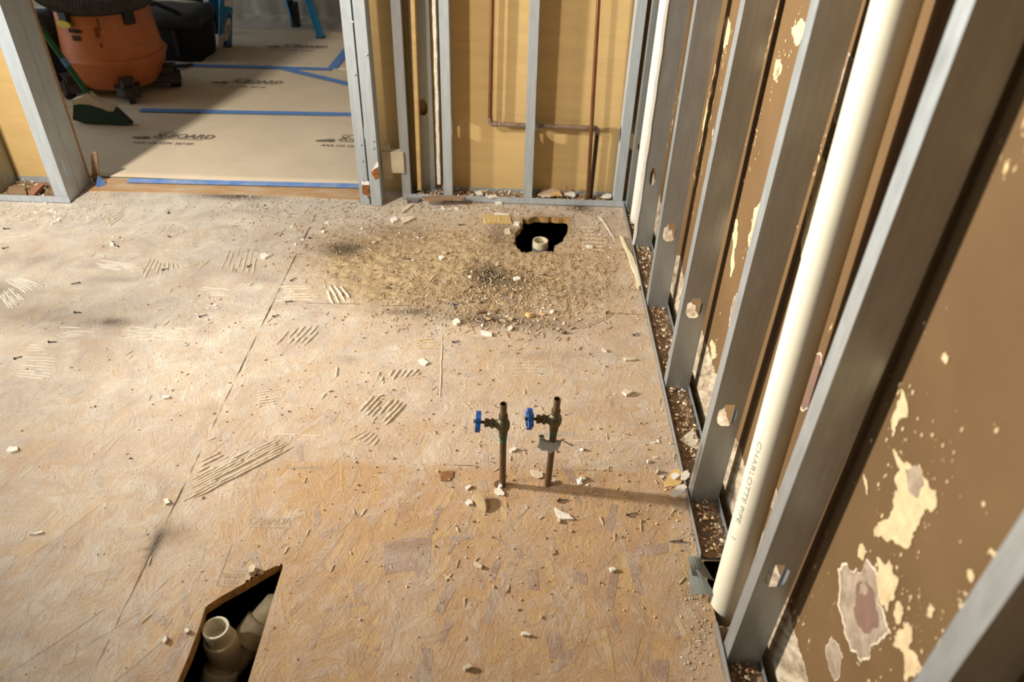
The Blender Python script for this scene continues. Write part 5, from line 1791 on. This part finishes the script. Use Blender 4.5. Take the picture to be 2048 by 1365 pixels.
# bigger clumps at the lower rim of the rubble
for px, py, sx_, sy_, sz_, mm, lab in [(985, 622, .026, .014, .010, M_CHIPT, 'tan splintered wood clump in the rubble, left of the foam lump'),
                                       (962, 628, .030, .010, .008, M_CHIPD, 'dark bark-like clump at the left end of the rubble rim'),
                                       (978, 640, .018, .012, .009, M_CHIPT, 'ochre wood clump just under the splintered one'),
                                       (1128, 668, .014, .010, .009, M_CHIPD, 'dark brown clump right of the rubble near the pale smear'),
                                       (1145, 658, .018, .008, .006, M_CHIPT, 'brown curled wood bit at the right rim of the rubble'),
                                       (1022, 640, .016, .012, .008, M_CHIPT, 'tan wood bit touching the left of the foam lump'),
                                       (1085, 630, .020, .012, .007, M_CHIPT, 'tan wood flake right of the foam lump'),
                                       (776, 578, .014, .010, .008, M_CHIPD, 'dark clump in the left part of the sawdust'),
                                       (888, 508, .018, .013, .008, M_CHIPC, 'cream lump in the middle of the sawdust')]:
    q = g(px, py)
    o = bpy.data.objects.new('wood_clump', hull_mesh('wood_clump', crumb_pts(rr_, 18, .8), mm)); COL.objects.link(o)
    o.location = (q.x, q.y, zfloor(q.x, q.y) + sz_ * .4); o.scale = (sx_ * .8, sy_ * .8, sz_); o.rotation_euler = (.1, -.1, rr_.uniform(-.6, .6))
    props(o, lab, 'wood clump')

# ---- screws and nails
def screw(px, py, deg, L_=.032, label='', mm=None, head=True, pt=None, tip=0):
    q = g(px, py) if pt is None else Vector(pt)
    zz = zfloor(q.x, q.y) if pt is None else q.z
    t = empty('screw' if head else 'nail', (q.x, q.y, zz + .0045), label, 'screw' if head else 'nail', rz=math.radians(deg))
    mm = mm or M_NAIL
    b = MB(); n = 14; b.tube([(-L_ / 2 + L_ * i / n, 0, .0008 * 0 - .002 * (i / n)) for i in range(n + 1)], [(.0016 if i % 2 else .0011) * (1 if i < n - 1 else .4) for i in range(n + 1)], 8); b.build('shank', mm, t, smooth=False)
    b = MB(); b.tube([(-L_ / 2 - .002, 0, 0), (-L_ / 2 - .0005, 0, 0), (-L_ / 2 + .003, 0, 0)], [.0033, .0035, .0014], 12); b.build('head', mm, t, smooth=True)


SCR = [(232, 493, 150, 'screw lying against a white chip on the upper left floor'), (150, 569, 200, 'screw on the left floor below the white pebbles'), (157, 627, 5, 'bluish screw on the left floor, alone'),
       (107, 686, 8, 'screw beside a pale crumb near the left edge'), (38, 717, 40, 'short screw among the chalky bars at left'), (338, 426, 100, 'upright dark screw in front of the doorway'),
       (337, 474, 140, 'dark screw below the one before the doorway'), (332, 540, 40, 'dark screw in the middle of the fine mortar comb'), (500, 533, 70, 'dark screw at the right end of the fine comb'),
       (408, 633, 40, 'thin dark screw under the small gravel patch'), (1085, 552, 180, 'dark screw in the sawdust right of centre'), (913, 685, 25, 'grey screw below the rubble pointing up right'),
       (810, 520, 175, 'small dark screw in the left sawdust'), (1265, 1030, 20, 'dark bent screw on the right floor in front of the valves'), (1350, 1085, 185, 'little dark nail near the torn flap'),
       (1272, 670, 40, 'dark screw near the right channel'), (15, 459, 15, 'dark screw at the far left edge'), (13, 497, 50, 'thin screw at the far left below another'), (577, 605, 190, 'dark screw at the left end of the cross joint'),
       (553, 633, 45, 'dark screw just below the cross joint'), (925, 451, 20, 'dark screw above the sawdust'), (1127, 1003, 15, 'screw head bit in the valve shadow'), (588, 560, 60, 'dark screw by the upright joint')]
for px, py, dg, lab in SCR: screw(px, py, dg, random.uniform(.018, .028), lab)
screw(1017, 598, -22, .05, 'long bright nail lying on the rubble', M_NAILS, False)
screw(1033, 608, -25, .03, 'bright grey screw end beside the long nail', M_NAILS)
screw(0, 0, 45, .03, 'dark screw standing in the dirt of the right channel', None, True, pt=(.462, 1.115, .016))
# blue bit
b = MB(); q = g(907, 611); b.lathe([(0, .006), (.003, .0055), (.0042, .003), (.0035, 0), (0, 0)], 12); props(b.build('blue_plug', M_BLUE, smooth=True, loc=(q.x, q.y, zfloor(q.x, q.y) + .001)), 'tiny blue plastic plug in the rubble', 'plug')

# ---- counted chips and lumps of the rubble
DENS = [  # px centre, spreads in px, count, mix
    (690, 450, 90, 50, 26, 'wcc'), (900, 500, 120, 60, 34, 'wct'), (980, 600, 90, 40, 42, 'wctd'), (1000, 640, 120, 25, 22, 'wct'), (1100, 640, 80, 25, 16, 'wct'),
    (900, 420, 120, 14, 26, 'wwc'), (1180, 470, 45, 50, 12, 'wc'), (420, 615, 40, 20, 14, 'wcd'), (590, 480, 50, 40, 12, 'wcd'), (760, 770, 60, 30, 8, 'c'),
    (1270, 520, 8, 60, 10, 'wc'), (520, 410, 35, 18, 16, 'wcd'), (120, 430, 90, 18, 20, 'wwc'), (220, 480, 40, 25, 10, 'wcd'), (1300, 930, 40, 60, 8, 'wc'), (1120, 940, 120, 50, 12, 'wc'), (1100, 1150, 250, 120, 16, 'ct'), (1170, 1215, 30, 40, 8, 'c')]
code = {'w': M_CHIP, 'c': M_CHIPC, 't': M_CHIPT, 'd': M_CHIPD, 'r': M_CHIPR}
cnt = 0
SPOT = ['in front of the doubled door post', 'in the middle of the sawdust', 'in the dark crumbs below the ragged hole', 'along the lower rim of the rubble', 'right of the yellow foam lump',
        'in front of the wet wall channel', 'right of the ragged hole', 'in the small gravel patch on the left floor', 'by the upright board joint', 'above the stubby mortar ridges',
        'on the board edge by the torn paper strip', 'in the dirt heap before the doorway', 'in front of the left partition', 'on the upper left floor', 'near the yellow torn board scrap',
        'around the stop valves', 'on the lower right floor', 'in the dust smear at the bottom right']
HUE = {'plaster_white': 'white', 'plaster_cream': 'cream', 'chip_tan': 'tan', 'chip_dark': 'dark brown', 'chip_brick': 'reddish'}
for (px, py, sx, sy, n, mixs), spot in zip(DENS, SPOT):
    for i in range(n):
        x_, y_ = rnd.gauss(px, sx * .6), rnd.gauss(py, sy * .6)
        q = g(x_, y_)
        if q.x > .425 or q.y > 2.74 or q.x < -2.0 or in_holes(q.x, q.y, .012): continue
        mm = code[rnd.choice(mixs)]
        s = rnd.choice([.004, .005, .006, .007, .009]) * rnd.uniform(.8, 1.5)
        cnt += 1
        if cnt > 270: break
        if rnd.random() < .5:
            place('plaster_chip', rnd.choice(FLK_ME[mm.name]), q.x, q.y, s, 'small flat %s chip %s' % (HUE[mm.name], spot), 'plaster chip', 'loose chips ' + spot, tilt=.3)
        else:
            place('plaster_lump', rnd.choice(LUM_ME[mm.name]), q.x, q.y, s * .8, 'small rounded %s lump %s' % (HUE[mm.name], spot), 'plaster lump', 'loose lumps ' + spot, tilt=.6)


# ---- uncountable grit as stuff
def grit(name, mm, samples, label, cat='grit', flat=.6):
    V = []; Fc = []
    base = []
    r2 = random.Random(77)
    for _ in range(8):
        bm = bmesh.new()
        for p in crumb_pts(r2, 8, flat): bm.verts.new(p)
        bmesh.ops.convex_hull(bm, input=bm.verts[:])
        for v in [v for v in bm.verts if not v.link_faces]: bm.verts.remove(v)
        bm.verts.index_update()
        base.append(([v.co.copy() for v in bm.verts], [tuple(v.index for v in f.verts) for f in bm.faces])); bm.free()
    for (x, y, z, s) in samples:
        vv, ff = r2.choice(base); a = r2.uniform(0, 6.28); ca, sa = math.cos(a) * s, math.sin(a) * s
        o = len(V)
        for p in vv: V.append((x + p.x * ca - p.y * sa, y + p.x * sa + p.y * ca, z + p.z * s + s * .25))
        for f in ff: Fc.append(tuple(i + o for i in f))
    me = bpy.data.meshes.new(name); me.from_pydata(V, [], Fc); me.materials.append(mm); me.update()
    o = bpy.data.objects.new(name, me); COL.objects.link(o)
    return props(o, label, cat, kind='stuff')


def scatter(n, regions, smin, smax, seed):
    r = random.Random(seed); out = []
    tot = sum(w_ for *_, w_ in regions)
    while len(out) < n:
        k = r.uniform(0, tot)
        for px, py, sx, sy, w_ in regions:
            k -= w_
            if k <= 0: break
        q = g(r.gauss(px, sx), r.gauss(py, sy))
        if q.x > .43 or q.y > 2.745 or q.x < -2.05 or q.y < .6 or in_holes(q.x, q.y, .002): continue
        out.append((q.x, q.y, zfloor(q.x, q.y), smin + (smax - smin) * r.random() ** 3))
    return out


REG = [(900, 520, 150, 55, 5), (700, 450, 100, 45, 3), (1000, 600, 110, 40, 5), (1100, 560, 90, 60, 3), (950, 415, 190, 12, 3), (1200, 480, 40, 60, 1.5), (90, 425, 110, 14, 7), (200, 392, 30, 8, 1.5), (420, 615, 60, 25, 1), (500, 420, 60, 25, 2),
       (650, 700, 350, 120, 2.5), (1100, 950, 220, 120, 2), (300, 560, 180, 90, 2.0), (900, 1150, 350, 120, 1.2), (1330, 1000, 60, 120, 1.2), (1395, 1250, 14, 60, 1.2), (300, 1000, 200, 200, .8), (1265, 560, 10, 70, 1)]
grit('pale_grit', M_CHIPC, scatter(7500, REG, .0009, .0042, 1), 'pale plaster grit strewn thickly over the boards')
grit('white_grit', M_CHIP, scatter(1700, REG, .0009, .0038, 2), 'white plaster grit strewn over the boards')
grit('tan_grit', M_CHIPT, scatter(5200, REG[:6] + REG[9:12], .001, .0062, 3), 'tan wood crumbs strewn over the boards')
grit('dark_grit', M_CHIPD, scatter(2200, REG + [(1010, 570, 45, 30, 9), (985, 640, 50, 14, 6), (690, 500, 35, 14, 5), (470, 395, 45, 8, 4), (1110, 580, 60, 30, 4), (800, 560, 120, 40, 5)], .0008, .0030, 4), 'dark crumbs strewn over the boards')


# splinters in sawdust
def splinters(n, regions, label, mm, seed, l0=.008, l1=.03):
    r = random.Random(seed); b = MB()
    for x, y, z, s in scatter(n, regions, .5, 1, seed):
        a = r.gauss(1.45, .5); L_ = r.uniform(l0, l1); w_ = r.uniform(.0006, .0022)
        M = Matrix.Translation((x, y, z + .0008)) @ Matrix.Rotation(a, 4, 'Z') @ Matrix.Rotation(r.uniform(-.12, .12), 4, 'Y')
        b.prism([(-L_ / 2, 0), (-L_ * .2, -w_), (L_ * .4, -w_ * .7), (L_ / 2, 0), (L_ * .3, w_), (-L_ * .3, w_ * .8)], 0, .0012, M)
    return props(b.build('wood_splinters', mm), label, 'splinters', kind='stuff')


splinters(900, REG[:6], 'loose tan wood splinters over the crushed boards', M_CHIPT, 5)
splinters(420, REG[:15], 'loose pale splinters over the boards', M_CHIPC, 6)


# rubble beds in the channels: lumpy strip + lumps
def bed(name, x0, x1, y0, y1, z, label, step=.006, amp=.010, mm=None, n=260, sz=(.003, .010), mats=None, seed=1, hole=None):
    r = random.Random(seed)
    nx = max(2, int((x1 - x0) / step)); ny = max(2, int((y1 - y0) / step)); V = []; Fc = []
    for j in range(ny + 1):
        for i in range(nx + 1):
            x = x0 + (x1 - x0) * i / nx; y = y0 + (y1 - y0) * j / ny
            V.append((x, y, max(.0026, z + amp * noise.fractal((x * 28, y * 28, seed), .8, 2, 5))))
    for j in range(ny):
        for i in range(nx):
            cy = y0 + (y1 - y0) * (j + .5) / ny
            if hole and hole[0] < cy < hole[1]: continue
            a = j * (nx + 1) + i; Fc.append((a, a + 1, a + nx + 2, a + nx + 1))
    b = MB(); b.add(V, Fc); o = b.build(name, mm or M_DIRT, smooth=False); props(o, label, 'rubble', kind='stuff')
    return o


bed('channel_rubble', xs_ + .002, XR + .002, -.2, 2.74, .009, 'dirt and crumbs filling the right floor channel', hole=(.885, 1.055), seed=2)
bed('channel_rubble', -.43, .39, YF + .001, YB - .002, .012, 'dirt and plaster crumbs filling the channel of the tan wall', seed=3, amp=.012)
bed('channel_rubble', -3.2, -1.77, 2.632, 2.795, .006, 'dirt in the channel under the left partition', seed=4, amp=.010, step=.012)


def bin_samples(n, x0, x1, y0, y1, z0, z1, s0, s1, seed, hole=None):
    r = random.Random(seed); out = []
    while len(out) < n:
        x, y = r.uniform(x0, x1), r.uniform(y0, y1)
        if hole and hole[0] - .01 < y < hole[1] + .01: continue
        out.append((x, y, r.uniform(z0, z1), s0 + (s1 - s0) * r.random() ** 2.5))
    return out


CH = dict(x0=xs_ + .008, x1=XR - .006, y0=.3, y1=2.7, hole=(.885, 1.055))
grit('channel_grit', M_CHIPC, bin_samples(700, z0=.008, z1=.018, s0=.0015, s1=.009, seed=9, **CH), 'cream plaster bits in the right floor channel')
grit('channel_grit', M_CHIPT, bin_samples(600, z0=.008, z1=.018, s0=.0015, s1=.008, seed=10, **CH), 'tan wood bits in the right floor channel')
grit('channel_grit', M_CHIPR, bin_samples(160, z0=.008, z1=.018, s0=.002, s1=.009, seed=11, **CH), 'reddish brick bits in the right floor channel')
CF_ = dict(x0=-.42, x1=.38, y0=YF + .006, y1=YB - .008)
grit('channel_grit', M_CHIPC, bin_samples(420, z0=.012, z1=.026, s0=.002, s1=.009, seed=12, **CF_), 'cream plaster bits in the channel of the tan wall')
grit('channel_grit', M_CHIPT, bin_samples(300, z0=.012, z1=.026, s0=.002, s1=.008, seed=13, **CF_), 'tan bits in the channel of the tan wall')
CL = dict(x0=-2.3, x1=-1.78, y0=2.64, y1=2.785)
grit('channel_grit', M_CHIPC, bin_samples(160, z0=.008, z1=.018, s0=.003, s1=.012, seed=14, **CL), 'cream plaster bits in the left partition channel')
# wood scraps in the left channel and a few bigger pieces in the far one
for pts, z, th, mm, nm, lab in [([(20, 381), (54, 379), (55, 394), (22, 395)], .012, .016, M_WOODD, 'wood_scrap', 'worn wood block lying in the left partition channel'),
                                ([(58, 392), (75, 376), (88, 372), (91, 375), (70, 396)], .014, .014, M_CHIPR, 'wood_scrap', 'reddish split wood piece in the left partition channel'),
                                ([(950, 385), (962, 382), (966, 391), (953, 392)], .024, .004, M_CHIP, 'plaster_chip', 'white chip in the channel left of the middle stud'),
                                ([(975, 393), (990, 391), (996, 395), (980, 397)], .026, .003, M_CHIP, 'plaster_chip', 'white chip on the lip of the channel left of the middle stud'),
                                ([(1075, 392), (1090, 379), (1110, 380), (1122, 390), (1100, 395)], .026, .008, M_CHIPC, 'torn_plaster_piece', 'crumpled cream plaster piece right of the middle stud'),
                                ([(1098, 393), (1106, 384), (1120, 385), (1124, 393)], .034, .006, M_FOAM, 'torn_plaster_piece', 'yellowish torn piece on the crumpled plaster'),
                                ([(1128, 392), (1135, 386), (1148, 388), (1150, 394)], .026, .009, M_CHIP, 'torn_plaster_piece', 'white crumbly piece in front of the bright copper pipe'),
                                ([(1204, 394), (1214, 389), (1222, 391), (1222, 397), (1206, 397)], .024, .006, M_CHIP, 'torn_plaster_piece', 'white piece at the right end of the tan wall channel')]:
    q = [tuple(g(a, b_, z).xy) for a, b_ in pts]; b = MB(); b.prism(ragged(q, 2, .08, len(lab)), z, z + th); props(b.build(nm, mm), lab, 'scrap')
# bark-like rusty strip on the lip, flat splinter
b = MB(); q = [tuple(g(a, b_, .03).xy) for a, b_ in [(843, 396), (870, 393), (905, 394), (932, 396), (928, 401), (880, 402), (850, 402)]]
b.prism(ragged(q, 3, .10, 3), .028, .036); props(b.build('wood_splinter', M_WOODD), 'dark rusty wood splinter lying along the lip of the tan wall channel', 'splinter')
b = MB(); q = [tuple(g(a, b_, .0).xy) for a, b_ in [(961, 401), (980, 402), (997, 401), (994, 405), (962, 405)]]
b.prism(ragged(q, 2, .06, 3), .004, .010); props(b.build('wood_splinter', mat('orange_splinter', (.42, .21, .07), .85, var=.3, vscale=40)), 'orange brown splinter in front of the tan wall channel', 'splinter')
b = MB(); q = [tuple(g(a, b_, .0).xy) for a, b_ in [(812, 399), (826, 397), (843, 402), (836, 407), (815, 408)]]
b.prism(ragged(q, 2, .1, 3), .002, .012); props(b.build('paper_scrap', M_SILICA), 'crumpled grey scrap at the left end of the tan wall channel', 'scrap')
b = MB(); q0 = ony(1130, 383, 2.80); b.tube([q0 + Vector((0, 0, -.02)), q0 + Vector((.003, 0, .022))], .006, 5); props(b.build('brick_chip', M_CHIPR), 'upright reddish chip behind the crumpled plaster', 'chip')
